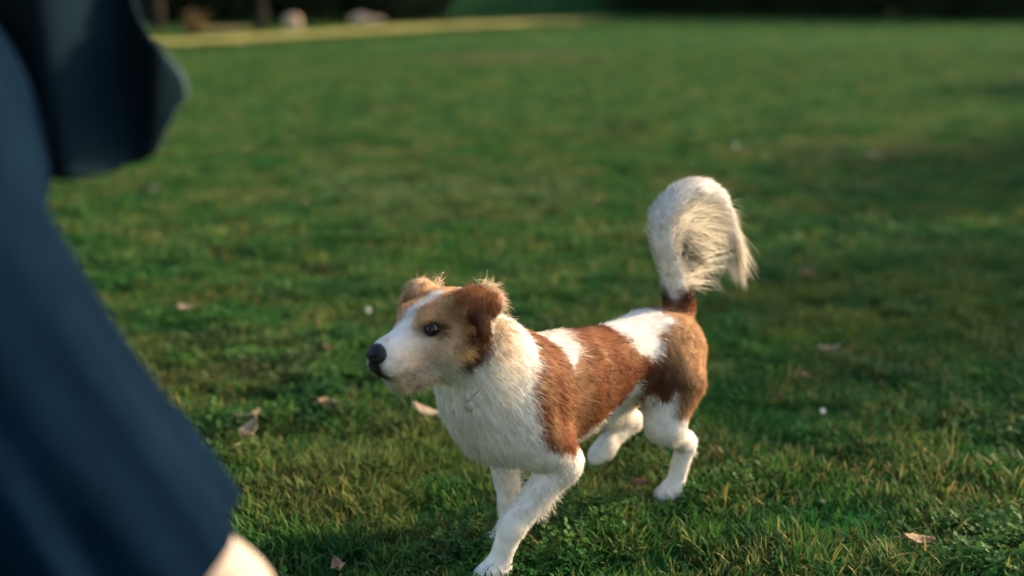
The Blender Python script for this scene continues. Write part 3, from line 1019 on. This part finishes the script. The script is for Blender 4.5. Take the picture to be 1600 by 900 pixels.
def lock(t0, yy, d0, d1, ln, m, seed):
    """one lock of long hair: strands that leave the tail side by side and close to a common tip"""
    r = np.random.default_rng(seed)
    t = np.clip(t0 + r.normal(0, 1.2, m), 5, len(TC) - 1.01); i = t.astype(int); f = (t - i)[:, None]
    root = TC[i] * (1 - f) + TC[i + 1] * f + r.normal(0, .007, (m, 3))
    g = [np.zeros(3)]
    for k in range(1, 8):
        w = k / 7
        g.append(g[-1] + unit(np.array(d0) * (1 - w) + np.array(d1) * w) * ln / 7)
    g = np.array(g)
    gr = TC[int(t0)] + np.array([0, yy, 0])
    le = r.uniform(.6, 1.05, m)
    pts = []
    for k in range(8):
        w = k / 7
        pts.append(root + g[k] * le[:, None] + (gr - root) * (.62 * w ** .8) + r.normal(0, .002, (m, 3)) * w)
    side = unit(np.cross(pts[4] - pts[1], r.normal(0, 1, (m, 3))))
    V = []
    for k in range(7):
        ww = .0012 * (1 - .8 * (k / 7) ** 1.5) * .5
        V += [pts[k] - side * ww, pts[k] + side * ww]
    V.append(pts[7]); nv = 15
    b = np.arange(m)[:, None] * nv
    Q = np.concatenate([b + np.array([[2 * k, 2 * k + 1, 2 * k + 3, 2 * k + 2]]) for k in range(6)])
    T = b + np.array([[12, 13, 14]])
    nn = unit(np.cross(side, pts[4] - pts[1])); nn = nn * np.sign((nn * np.array([.3, .9, .4])).sum(1, keepdims=True) + 1e-6)
    flip = (np.cross(side, pts[4] - pts[1]) * nn).sum(1) < 0
    side[flip] *= -1
    C = np.clip(np.tile(np.array([.92, .82, .68]), (m, 1)) * (1 + r.normal(0, .07, m))[:, None], 0, .93)
    parts.append((np.stack(V, 1).reshape(-1, 3), Q, T, np.repeat(nn, nv, 0), np.repeat(C, nv, 0)))
for k_ in range(44):
    r_ = np.random.default_rng(100 + k_)
    f_ = k_ / 43
    t0 = 10 + 24 * f_
    if f_ < .55:
        d0, d1, ln_ = (-.97, 0, .02 - .25 * r_.uniform()), (-.75, 0, -.85 + .4 * r_.uniform()), r_.uniform(.15, .235)
    else:
        d0, d1, ln_ = (-.60, 0, -.75), (-.15 - .6 * r_.uniform(), 0, -.95), r_.uniform(.11, .175)
    lock(t0, r_.normal(0, .018), d0, d1, ln_, 260, 200 + k_)
# whiskers
for s in (1, -1):
    for k_ in range(11):
        r_ = np.random.default_rng(400 + k_ + (50 if s < 0 else 0))
        rt1 = head_to_dog(np.array([[.118 + r_.normal(0, .010), s * .036, -.044 + r_.normal(0, .007)]]))
        fd = unit(np.array([[-.35 + r_.normal(0, .3), s * 1.0, -.25 + r_.normal(0, .3)]]) @ HEAD_R.T)
        parts.append(strands(rt1, fd, fd, np.array([r_.uniform(.030, .055)]), np.array([.3]), np.array([.0007]), np.array([[.75, .70, .62]]), grav=.4, seg=5, wild=.05, proj=.0))
# feathering behind the forelegs and thighs, tufts of the ears
def feather(pts_a, pts_b, nn, flow, ln, spread, colr=None, seed=0):
    r = np.random.default_rng(seed)
    k = r.uniform(size=(nn, 1))
    rt = np.array(pts_a) * (1 - k) + np.array(pts_b) * k + r.normal(0, spread, (nn, 3))
    fd = unit(np.array(flow) + r.normal(0, .2, (nn, 3)))
    nr = unit(fd + r.normal(0, .3, (nn, 3)))
    c = coat(rt) if colr is None else np.tile(np.array(colr), (nn, 1))
    c = np.clip(c * (1 + r.normal(0, .1, nn))[:, None], .01, .88)
    parts.append(strands(rt, nr, fd, ln * r.uniform(.5, 1.2, nn), np.full(nn, .3), np.full(nn, .0014), c, grav=.4, seg=4, wild=.15))
feather((-.022, .078, .212), (.055, .060, .125), 1100, (-.75, 0, -.55), .025, .006, WHITE, 1)
feather((-.43, .052, .15), (-.425, .050, .10), 300, (-.8, 0, -.6), .018, .005, WHITE, 4)
feather((-.45, .03, .36), (-.41, .055, .24), 700, (-.6, 0, -.8), .022, .006, None, 5)
for s in (1, -1):
    feather(head_to_dog((.130, s * .026, -.058)), head_to_dog((.070, s * .034, -.070)), 420, (-.65, s * .15, -.75), .015, .004, (.84, .70, .55), 31 + s)
    feather(head_to_dog((.105, s * .012, -.088)), head_to_dog((.040, s * .020, -.090)), 380, (-.6, 0, -.8), .015, .005, (.82, .68, .52), 35 + s)
feather((.0, -.072, .215), (-.005, -.058, .12), 500, (-.9, 0, -.4), .028, .006, WHITE, 2)
for s in (1, -1):
    a_ = head_to_dog((-.035, s * .055, .062)); b_ = head_to_dog((-.045, s * .07, .03))
    feather(a_, b_, 800 if s > 0 else 160, (-.95, s * .15, .02), .034 if s > 0 else .016, .006, CREAM * .95, 7 + s)
    feather(head_to_dog((-.055, s * .055, -.075)), head_to_dog((-.062, s * .058, -.005)), 1400, (-.7, s * .3, -.5), .040, .012, CREAM * 1.05, 9 + s)

FV = []; FQ = []; FT = []; FN = []; FC = []; o = 0
for v, q, t_, nn, cc in parts:
    FV.append(v); FQ.append(q + o); FT.append(t_ + o); FN.append(nn); FC.append(cc); o += len(v)
FV = np.concatenate(FV); FN = np.concatenate(FN)
M_FUR = material('dog fur', attr='coat', rough=.65, spec=.15, translucent=.34)
fur_me = new_mesh('fur', FV, np.concatenate(FQ), np.concatenate(FT), mats=[M_FUR])
set_color(fur_me, 'coat', np.concatenate(FC))
fur_me.normals_split_custom_set_from_vertices(FN.astype(np.float32))
fur = link('fur', fur_me, dog)
tag(fur, kind='stuff')

# ---- claws
M_CLAW = material('claws', (.20, .16, .13), .4)
for (px, py, pz, s0) in ((.172, .038, .016, 1), (.066, -.054, .015, 1), (-.352, .037, .015, 1)):
    for dy in (-.017, -.006, .006, .017):
        b0 = np.array([px + .010 - abs(dy) * .5, py + dy, pz + .002])
        vv, qq, tt = tube([b0, b0 + np.array([.009, 0, -.002]), b0 + np.array([.015, 0, -.008])], [.0028, .0024, .0006], 6)
        link('claw', new_mesh('claw', vv, qq, tt, mats=[M_CLAW]), dog)
# ---- eyes and nose
def ball(name, c, r, mat, parent, R=None, n=20):
    th = np.linspace(0, 2 * np.pi, n, endpoint=False); ph = np.linspace(0.05, np.pi - .05, n // 2 + 2)
    T_, P_ = np.meshgrid(th, ph, indexing='ij')
    S = np.stack([np.sin(P_) * np.cos(T_), np.sin(P_) * np.sin(T_), np.cos(P_)], -1).reshape(-1, 3) * np.array(r)
    if R is not None: S = S @ np.array(R).T
    m = len(ph); ii = np.arange(n * m).reshape(n, m); jj = np.roll(ii, -1, 0)
    Q = np.stack([ii[:, :-1], ii[:, 1:], jj[:, 1:], jj[:, :-1]], -1).reshape(-1, 4)
    ob = link(name, new_mesh(name, S + np.array(c), Q, mats=[mat]), parent)
    return ob
M_EYE = material('dark eye', (.008, .005, .004), .16, spec=.5)
M_NOSE = material('black nose leather', (.010, .010, .011), .5, spec=.35, bump=(260, .3, .002))
for s in (1, -1):
    ball('eye', head_to_dog((.065, s * .038, .008)), [.0126 * HEAD_S] * 3, M_EYE, dog)
NP = [Ell((.149, 0, -.022), (.018, .0185, .0165), .008), Ell((.146, .012, -.027), (.014, .010, .012), .008), Ell((.146, -.012, -.027), (.014, .010, .012), .008),
      Ell((.149, 0, -.043), (.013, .009, .016), .008)]
nlo = np.array([.12, -.036, -.07]); nhi = np.array([.185, .036, .015])
NFd = field(NP, nlo, nhi, .0015)
G = np.stack(np.meshgrid(*[nlo[j] + .0015 * np.arange(NFd.shape[j]) for j in range(3)], indexing='ij'), -1)
for s in (1, -1):
    NFd = np.maximum(NFd, .0032 - np.linalg.norm((G - np.array([.163, s * .0095, -.025])) * np.array([.5, .8, 1.2]), axis=-1))
nv, nq = surface_nets(NFd, nlo, .0015)
link('nose', new_mesh('nose', head_to_dog(relax(nv, nq, 2)), nq, mats=[M_NOSE]), dog)

# ---- thin collar, mostly buried in the ruff, and its tag at the throat
M_COLLAR = material('tan collar', (.16, .11, .06), .8)
M_TAG = material('metal tag', (.50, .46, .40), .35, spec=.5)
cc0 = np.array([.170, 0, .458]); ex = np.array([0, 1.0, 0]); ez = unit(np.array([-.47, 0, .88])); cd = np.cross(ex, ez)
A = np.linspace(0, 2 * np.pi, 48, endpoint=False)
Vc = np.concatenate([cc0 + cd * off + np.cos(A)[:, None] * ex * (.0725 + rr) + np.sin(A)[:, None] * ez * (.0945 + rr)
                     for off, rr in ((-.006, 0), (.006, 0), (.006, .003), (-.006, .003))])
Qc = [(a * 48 + j, a * 48 + (j + 1) % 48, ((a + 1) % 4) * 48 + (j + 1) % 48, ((a + 1) % 4) * 48 + j) for a in range(4) for j in range(48)]
collar = link('collar', new_mesh('collar', Vc, Qc, mats=[M_COLLAR]), dog)
tp0 = np.array([.214, .058, .388]); tn = unit(np.array([.75, .6, -.1])); tx = unit(np.cross(tn, (0, 0, 1))); ty = np.cross(tn, tx)
B = np.linspace(0, 2 * np.pi, 20, endpoint=False)
disc = np.cos(B)[:, None] * tx * .008 + np.sin(B)[:, None] * ty * .010
Vt = np.concatenate([tp0 + disc, tp0 + disc + tn * .0018, [tp0, tp0 + tn * .0018]])
Tt = [(40, (j + 1) % 20, j) for j in range(20)] + [(41, 20 + j, 20 + (j + 1) % 20) for j in range(20)]
Qt = [(j, (j + 1) % 20, 20 + (j + 1) % 20, 20 + j) for j in range(20)]
link('tag', new_mesh('tag', Vt, Qt, Tt, smooth=False, mats=[M_TAG]), collar)

# ------------------------------------------------------------------ the person at the left edge
person = empty('person', (-.50, 1.05, 0))
tag(person, 'person striding past at the left edge in loose blue denim, cut off by the frame', 'person')
OFF = np.array([-.50, 1.05, 0])
def wl(p): return np.array(p, float) - OFF
M_HSKIN = material('skin', (.56, .45, .37), .6, spec=.25, noise=(14, (.52, .40, .32), .4, .7))
hip_r, hip_l = wl((-.60, .99, .93)), wl((-.64, 1.13, .93))
kn_r, kn_l = wl((-.312, .99, .485)), wl((-.74, 1.14, .50))
an_r, an_l = wl((-.13, .99, .10)), wl((-1.06, 1.14, .22))
BP = [Ell(wl((-0.625, 1.06, .98)), (.12, .17, .11), .06), Ell(wl((-0.625, 1.06, 1.15)), (.10, .145, .16), .06), Ell(wl((-0.620, 1.06, 1.34)), (.115, .175, .14), .06),
      Cone(wl((-0.620, .93, 1.42)), wl((-0.620, 1.19, 1.42)), .06, .06, .05),
      Cone(wl((-0.620, 1.06, 1.44)), wl((-0.605, 1.06, 1.54)), .058, .053, .03),
      Ell(wl((-0.595, 1.06, 1.635)), (.098, .076, .118), .03), Ell(wl((-0.545, 1.06, 1.575)), (.052, .048, .045), .03),
      Ell(wl((-0.492, 1.06, 1.615)), (.018, .014, .022), .012), Ell(wl((-0.498, 1.06, 1.58)), (.012, .024, .008), .01),
      Ell(wl((-0.600, .982, 1.625)), (.02, .008, .03), .01), Ell(wl((-0.600, 1.138, 1.625)), (.02, .008, .03), .01),
      Cone(hip_r, kn_r, .088, .060, .05), Cone(kn_r, kn_r * .6 + an_r * .4, .058, .058, .03), Cone(kn_r * .6 + an_r * .4, an_r, .055, .038, .03),
      Cone(hip_l, kn_l, .088, .060, .05), Cone(kn_l, kn_l * .6 + an_l * .4, .058, .058, .03), Cone(kn_l * .6 + an_l * .4, an_l, .055, .038, .03),
      Ell(kn_r + np.array([.018, 0, .005]), (.045, .045, .055), .03),
      Ell(an_r + np.array([.05, 0, -.055]), (.10, .036, .032), .03), Ell(an_l + np.array([.03, 0, -.07]), (.055, .036, .08), .03)]
sh_r, el_r, wr_r = wl((-0.640, .87, 1.40)), wl((-0.800, .84, 1.16)), wl((-0.740, .86, .93))
sh_l, el_l, wr_l = wl((-.62, 1.25, 1.40)), wl((-.68, 1.28, 1.17)), wl((-.580, 1.17, .978))
for a_, b_, c_ in ((sh_r, el_r, wr_r), (sh_l, el_l, wr_l)):
    BP += [Cone(a_, b_, .050, .040, .04), Cone(b_, c_, .040, .027, .03)]
    d_ = unit(c_ - b_); e_ = unit(np.array([.6, 0, .25]) - d_ * (d_ @ np.array([.6, 0, .25]))); pc = c_ + d_ * .045
    BP.append(Ell(pc, (.048, .038, .017), .02, None, axes(d_, np.cross(d_, e_))))
    for j, (off, ln_) in enumerate(((-.027, .062), (-.009, .075), (.009, .080), (.027, .070))):
        k0 = pc + d_ * .040 + e_ * off; k1 = k0 + d_ * ln_ * .5; k2 = k1 + unit(d_ + e_ * .25 + np.array([.2, -.25, 0])) * ln_ * .5
        BP += [Cone(k0, k1, .0095, .0088, .006), Cone(k1, k2, .0088, .0072, .006)]
    k0 = pc - d_ * .02 + e_ * .034; k1 = k0 + unit(d_ + e_ * .9) * .036; k2 = k1 + unit(d_ + e_ * .2) * .030
    BP += [Cone(k0, k1, .012, .0105, .01), Cone(k1, k2, .0105, .008, .006)]
bl = np.min([p.box()[0] for p in BP], 0) - .03; bh = np.max([p.box()[1] for p in BP], 0) + .03
Fp = field(BP, bl, bh, .006)
pv, pq = surface_nets(Fp, bl, .006)
pbody = link('body', new_mesh('body', relax(pv, pq, 2), pq, mats=[M_HSKIN]), person)
M_DEN = material('blue denim', (.0014, .0076, .0200), .9, spec=.03, noise=(9, (.0028, .0130, .0310), .35, .7), bump=(120, .35, .004))
M_LIN = material('jacket cloth', attr='cloth', rough=.9, spec=.05, bump=(90, .3, .004))

def shell(prims, inner_grow, thick, lo, hi, h, cuts, folds):
    F0 = field(prims, lo, hi, h)
    G = np.stack(np.meshgrid(*[lo[j] + h * np.arange(F0.shape[j]) for j in range(3)], indexing='ij'), -1)
    F0 = F0 + folds(G)
    S = np.maximum(F0, -(F0 + thick))
    for c in cuts:
        S = np.maximum(S, c(G))
    v, q = surface_nets(S, lo, h)
    return relax(v, q, 2), q
# loose knee-length shorts: two wide legs and the seat
ext = lambda a, b, s: a + (b - a) * s
SP = [Ell(wl((-.63, 1.06, .97)), (.155, .20, .17), .06),
      Cone(hip_r + np.array([.0, -.01, .02]), ext(hip_r, kn_r, 1.3) + np.array([-.095, 0, .0]), .115, .140, .06),
      Cone(hip_l, ext(hip_l, kn_l, 1.3), .125, .145, .06)]
slo = wl((-1.08, .70, .25)); shi = wl((-.05, 1.42, 1.2))
ur, ul = unit(kn_r - hip_r), unit(kn_l - hip_l)
def leg_cut(Gp):
    dr = np.linalg.norm(np.cross(Gp - hip_r, ur), axis=-1); dl = np.linalg.norm(np.cross(Gp - hip_l, ul), axis=-1)
    cr = (Gp - wl((-.302, .99, .55))) @ unit(np.array([1.2, 0, -1.0])) + .006 * np.sin(Gp[..., 1] * 26 + 1.2)
    cl_ = (Gp - ext(hip_l, kn_l, 1.0)) @ ul
    return np.where(dr < dl, cr, cl_)
def leg_folds(Gp):
    down = np.clip((.9 - Gp[..., 2]) / .4, 0, 1)
    a = np.arctan2(Gp[..., 1] - hip_r[1], Gp[..., 0] - hip_r[0] - .4 * (hip_r[2] - Gp[..., 2]))
    return down * (.024 * np.abs(np.sin(4 * a + 1.6 * Gp[..., 2] + .2)) - .012 + .008 * np.sin(11 * a + 9 * Gp[..., 2])) + .004 * np.sin(26 * Gp[..., 2] + 9 * Gp[..., 0])
v_, q_ = shell(SP, 0, .012, slo, shi, .006, [leg_cut, lambda G: G[..., 2] - 1.09], leg_folds)
link('denim_shorts', new_mesh('denim_shorts', v_, q_, mats=[M_DEN]), person)
# open jacket: torso, sleeves and a front flap swinging free on the far side
JP = [Ell(wl((-0.625, 1.06, 1.10)), (.155, .20, .24), .06), Ell(wl((-0.620, 1.06, 1.33)), (.15, .215, .17), .06)]
for a_, b_, c_ in ((sh_r, el_r, wr_r), (sh_l, el_l, wr_l)):
    JP += [Cone(a_, b_, .075, .066, .05), Cone(b_, c_ + unit(c_ - b_) * .1, .064, .055, .03)]
jlo = wl((-1.000, .72, .80)); jhi = wl((-0.320, 1.46, 1.56))
def sleeve_cut(Gp):
    r = np.full(Gp.shape[:-1], -1.0)
    for b_, c_ in ((el_r, wr_r), (el_l, wr_l)):
        u_ = unit(c_ - b_)
        near = np.linalg.norm(np.cross(Gp - b_, u_), axis=-1) < .085
        near &= (Gp - b_) @ u_ > .03
        r = np.where(near, np.maximum(r, (Gp - c_) @ u_), r)
    return r
F0 = field(JP, jlo, jhi, .006)
G = np.stack(np.meshgrid(*[jlo[j] + .006 * np.arange(F0.shape[j]) for j in range(3)], indexing='ij'), -1)
F0 = F0 + .006 * np.sin(30 * G[..., 2] + 12 * G[..., 0]) + .004 * np.sin(45 * G[..., 1] + 20 * G[..., 2])
S = np.maximum(F0, -(F0 + .012))
neck = np.linalg.norm((G - wl((-0.600, 1.06, 1.56))) * np.array([1, 1, .8]), axis=-1) - .10
S = np.maximum(S, -neck)
openf = np.maximum(-(G[..., 0] - wl((-0.550, 0, 0))[0]), np.abs(G[..., 1] - .02) - .07)
S = np.maximum(S, -openf)
S = np.maximum(S, sleeve_cut(G))
S = np.maximum(S, np.where(np.abs(G[..., 1] - .01) < .19, .92 - G[..., 2], -1))
xs = G[..., 0] - wl((-.335, 0, 0))[0]                                           # flap
ys = wl((0, 1.17, 0))[1] + .034 * np.sin(xs * 30 + 3.5 * G[..., 2]) + .014 * np.sin(xs * 67 + 1.0) - .25 * (G[..., 2] - 1.0) * .5
flap = np.abs(G[..., 1] - ys) - .008
bnd = np.maximum.reduce([xs + .55 * np.maximum(G[..., 2] - .98, 0) + .12 * np.maximum(.95 - G[..., 2], 0) + .008 * np.sin(G[..., 2] * 60), -(xs + .30), .925 + .022 * np.sin(xs * 24 + 1.4) + .9 * np.maximum(xs + .06, 0) - G[..., 2], G[..., 2] - 1.32])
flap = np.maximum(flap, bnd)
S = np.minimum(S, flap)
v_, q_ = surface_nets(S, jlo, .006)
v_ = relax(v_, q_, 2)
jm = new_mesh('jacket', v_, q_, mats=[M_LIN])
nv_ = vert_normals(v_, q_)
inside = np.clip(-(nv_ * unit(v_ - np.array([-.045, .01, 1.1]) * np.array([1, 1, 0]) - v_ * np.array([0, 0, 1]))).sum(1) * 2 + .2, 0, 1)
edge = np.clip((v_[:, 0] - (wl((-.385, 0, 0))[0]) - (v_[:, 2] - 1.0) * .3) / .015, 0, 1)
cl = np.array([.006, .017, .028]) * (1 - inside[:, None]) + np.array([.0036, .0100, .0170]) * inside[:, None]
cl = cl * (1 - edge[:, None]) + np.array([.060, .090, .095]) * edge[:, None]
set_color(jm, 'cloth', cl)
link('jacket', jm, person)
# hair and shoes
M_HAIR = material('brown hair', (.045, .028, .018), .5, bump=(90, .6, .01))
hp = [Ell(wl((-0.615, 1.06, 1.665)), (.105, .092, .105), .03), Ell(wl((-0.655, 1.06, 1.58)), (.068, .085, .10), .03)]
hl = np.min([p.box()[0] for p in hp], 0) - .03; hh_ = np.max([p.box()[1] for p in hp], 0) + .03
Fh = field(hp, hl, hh_, .006)
Gh = np.stack(np.meshgrid(*[hl[j] + .006 * np.arange(Fh.shape[j]) for j in range(3)], indexing='ij'), -1)
Fh = np.maximum(Fh, np.minimum(Gh[..., 0] - wl((-0.542, 0, 0))[0], 1.70 - Gh[..., 2])) + .004 * np.sin(Gh[..., 1] * 160 + Gh[..., 2] * 30)
hv, hq = surface_nets(Fh, hl, .006)
link('hair', new_mesh('hair', relax(hv, hq, 2), hq, mats=[M_HAIR]), person)
M_SHOE = material('canvas shoe', (.62, .58, .52), .8)
M_SOLE = material('rubber sole', (.70, .68, .64), .7)
for an, pit in ((an_r, 0.0), (an_l, 1.0)):
    ca_, sa_ = math.cos(pit), math.sin(pit)
    R_ = np.array([[ca_, 0, sa_], [0, 1, 0], [-sa_, 0, ca_]])
    sp = [Ell((.045, 0, -.052), (.125, .046, .042), .03), Ell((0, 0, -.03), (.058, .045, .055), .03), Ell((.13, 0, -.066), (.05, .048, .028), .03)]
    sp = [s.moved(R_, an, 1) for s in sp]
    l_ = np.min([p.box()[0] for p in sp], 0) - .03; h_ = np.max([p.box()[1] for p in sp], 0) + .03
    Fs = field(sp, l_, h_, .005)
    if pit == 0:
        Gs = np.stack(np.meshgrid(*[l_[j] + .005 * np.arange(Fs.shape[j]) for j in range(3)], indexing='ij'), -1)
        Fs = np.maximum(Fs, .004 - Gs[..., 2])
    sv, sq = surface_nets(Fs, l_, .005)
    shoe = link('shoe', new_mesh('shoe', relax(sv, sq, 1), sq, mats=[M_SHOE]), person)

# ------------------------------------------------------------------ fallen leaves and small white flowers on the lawn
def hexc(r, g, b): return (r, g, b)
LEAFM = {'tan': material('tan dead leaf', (.50, .33, .20), .8, noise=(60, (.34, .20, .11), .4, .7), translucent=.2),
         'pale': material('pale dead leaf', (.56, .44, .31), .8, noise=(60, (.42, .31, .20), .4, .7), translucent=.2),
         'brown': material('brown dead leaf', (.30, .17, .10), .85, noise=(60, (.18, .10, .06), .4, .7), translucent=.15),
         'red': material('reddish dead leaf', (.50, .26, .17), .85, noise=(60, (.36, .17, .10), .4, .7), translucent=.15)}
M_PETAL = material('white petals', (.80, .79, .75), .7, translucent=.3)
M_STALK = material('flower stalk', (.09, .16, .04), .7)
def leaf_mesh(seed, curl, mat, ln=.055, wd=.028):
    r = np.random.default_rng(seed)
    nx_, ny_ = 11, 5
    V = []
    for i in range(nx_):
        t = i / (nx_ - 1)
        w = wd * (math.sin(math.pi * min(t * 1.02, 1) ** .85) + .02) * (1 + .18 * math.sin(t * 19 + seed))
        for j in range(ny_):
            s = (j / (ny_ - 1) - .5)
            V.append(((t - .5) * ln, s * w, .006 + curl * (abs(s) * 2) ** 1.5 * .012 + curl * (t - .5) ** 2 * .05 + r.normal(0, .0008)))
    V = np.array(V)
    Q = [(i * ny_ + j, (i + 1) * ny_ + j, (i + 1) * ny_ + j + 1, i * ny_ + j + 1) for i in range(nx_ - 1) for j in range(ny_ - 1)]
    m = len(V)
    V2 = np.concatenate([V, V + np.array([0, 0, .0009])])
    Q2 = [tuple(reversed(q)) for q in Q] + [tuple(a + m for a in q) for q in Q]
    bd = [i * ny_ for i in range(nx_)] + [(nx_ - 1) * ny_ + j for j in range(1, ny_)] + [i * ny_ + ny_ - 1 for i in range(nx_ - 2, -1, -1)] + [j for j in range(ny_ - 2, 0, -1)]
    for a, b in zip(bd, bd[1:] + bd[:1]): Q2.append((a, b, b + m, a + m))
    st = tube([(-.5 * ln, 0, .008), (-.5 * ln - .008, .001, .010), (-.5 * ln - .017, .004, .008)], [.0011, .0009, .0008], 5)
    v, q, t = join([(V2, np.array(Q2), None), st])
    return new_mesh('fallen_leaf', v, q, t, mats=[mat])
def ground_at(u, v):
    """where the line of sight through a photograph pixel meets the lawn: used only to read off positions"""
    p = math.atan(465 / 1700)
    f = Vector((0, math.cos(p), -math.sin(p))); up_ = Vector((0, math.sin(p), math.cos(p)))
    d = f + Vector((1, 0, 0)) * ((u - 800) / 1700) - up_ * ((v - 450) / 1700)
    t = (1.1 - .03) / -d.z
    return d.x * t, d.y * t
LEAVES = [
    (387, 655, 'pale', .7, 1.2, .3, 'pale curled leaf just above the ring-shaped one, near the denim'),
    (388, 684, 'pale', 1.3, 1.4, 1.2, 'pale leaf curled into a ring on the grass, near the denim'),
    (513, 634, 'tan', .9, 1.1, .1, 'tan curled leaf alone below the dog\'s muzzle'),
    (662, 651, 'pale', .6, 1.6, 2.8, 'large pale leaf right under the dog\'s chin'),
    (512, 545, 'brown', .5, .8, .6, 'small brown leaf left of the dog\'s nose'),
    (289, 485, 'pale', .7, 1.0, .4, 'small pale tan leaf right of the denim, at mid height'),
    (530, 889, 'tan', .8, .9, 1.9, 'tan leaf at the bottom edge, between the knee and the dog'),
    (760, 888, 'brown', .6, .01, 1.9, ''),
    (1258, 428, 'red', .9, 1.3, 2.3, 'reddish leaf right of the dog\'s tail'),
    (1297, 551, 'pale', .8, 1.3, 2.5, 'large pale leaf in the bright grass right of the dog\'s rump'),
    (1255, 586, 'brown', .5, .7, .5, 'small brown leaf just below left of the large pale one on the right'),
    (1215, 621, 'brown', .6, .8, 1.1, 'dull brown leaf right of the dog\'s hind leg'),
    (1000, 757, 'brown', .6, .9, 2.6, 'brown leaf lying just left of the dog\'s hind paw'),
    (1434, 848, 'tan', .4, 1.2, .05, 'tan leaf in the shade near the lower right corner'),
    (1367, 245, 'pale', .4, 1.7, .1, 'pale leaf alone on the dark lawn at upper right'),
    (1163, 240, 'pale', .6, 1.2, 2.0, 'pale leaf above and right of the tip of the tail'),
    (1270, 119, 'pale', .5, 2.0, .3, 'farthest pale leaf on the lawn at upper right'),
    (1318, 289, 'tan', .5, 1.0, 1.0, 'faint tan leaf below the lone pale leaf at upper right'),
    (475, 320, 'pale', .5, 1.1, .8, 'small pale leaf on the open lawn left of centre'),
    (245, 299, 'pale', .5, 1.2, .2, 'pale leaf beside the denim below the hanging jacket'),
    (374, 213, 'pale', .5, 1.3, .9, 'pale leaf right of the hanging jacket'),
    (450, 178, 'tan', .5, 1.4, .1, 'tan leaf on the far lawn right of the jacket'),
]
for i, (u, v, mt, curl, s, rz, lab) in enumerate(LEAVES):
    if not lab: continue
    x, y = ground_at(u, v)
    o = link('fallen_leaf', leaf_mesh(i, curl, LEAFM[mt]))
    o.location = (x, y, .026 + float(ground_z(x, y)))
    o.rotation_euler = (rng.normal(0, .25), rng.normal(0, .2), rz)
    o.scale = (s, s, s)
    tag(o, lab, 'leaf', 'dead leaves scattered on the lawn')
def flower(u, v, s, lab):
    x, y = ground_at(u, v)
    e = empty('clover_flower', (x, y, float(ground_z(x, y))))
    e.scale = (s, s, s)
    C = []
    for k_ in range(46):
        zc = 1 - 2 * (k_ + .5) / 46; a = k_ * 2.4; rr = math.sqrt(1 - zc * zc)
        C.append((rr * math.cos(a), rr * math.sin(a), zc))
    C = np.array(C); tng = unit(np.cross(C, np.array([.1, .2, 1]))); bt = np.cross(C, tng)
    V = np.stack([C * .003 - tng * .0015, C * .003 + tng * .0015, C * .0105 + tng * .0022 + bt * .001, C * .0105 - tng * .0022 - bt * .001], 1).reshape(-1, 3) + np.array([0, 0, .042])
    link('petals', new_mesh('petals', V, np.arange(len(V)).reshape(-1, 4), mats=[M_PETAL]), e)
    vv, qq, tt = tube([(0, 0, -.005), (.002, 0, .02), (0, 0, .04)], [.0012, .001, .0009], 5)
    link('stalk', new_mesh('stalk', vv, qq, tt, mats=[M_STALK]), e)
    tag(e, lab, 'flower', 'small white flowers in the lawn')
flower(575, 490, 1.0, 'small white flower left of the dog\'s head')
flower(1285, 643, .75, 'tiny white flower below the large pale leaf on the right')
flower(1150, 232, 1.3, 'white flower on the far lawn above the tail')
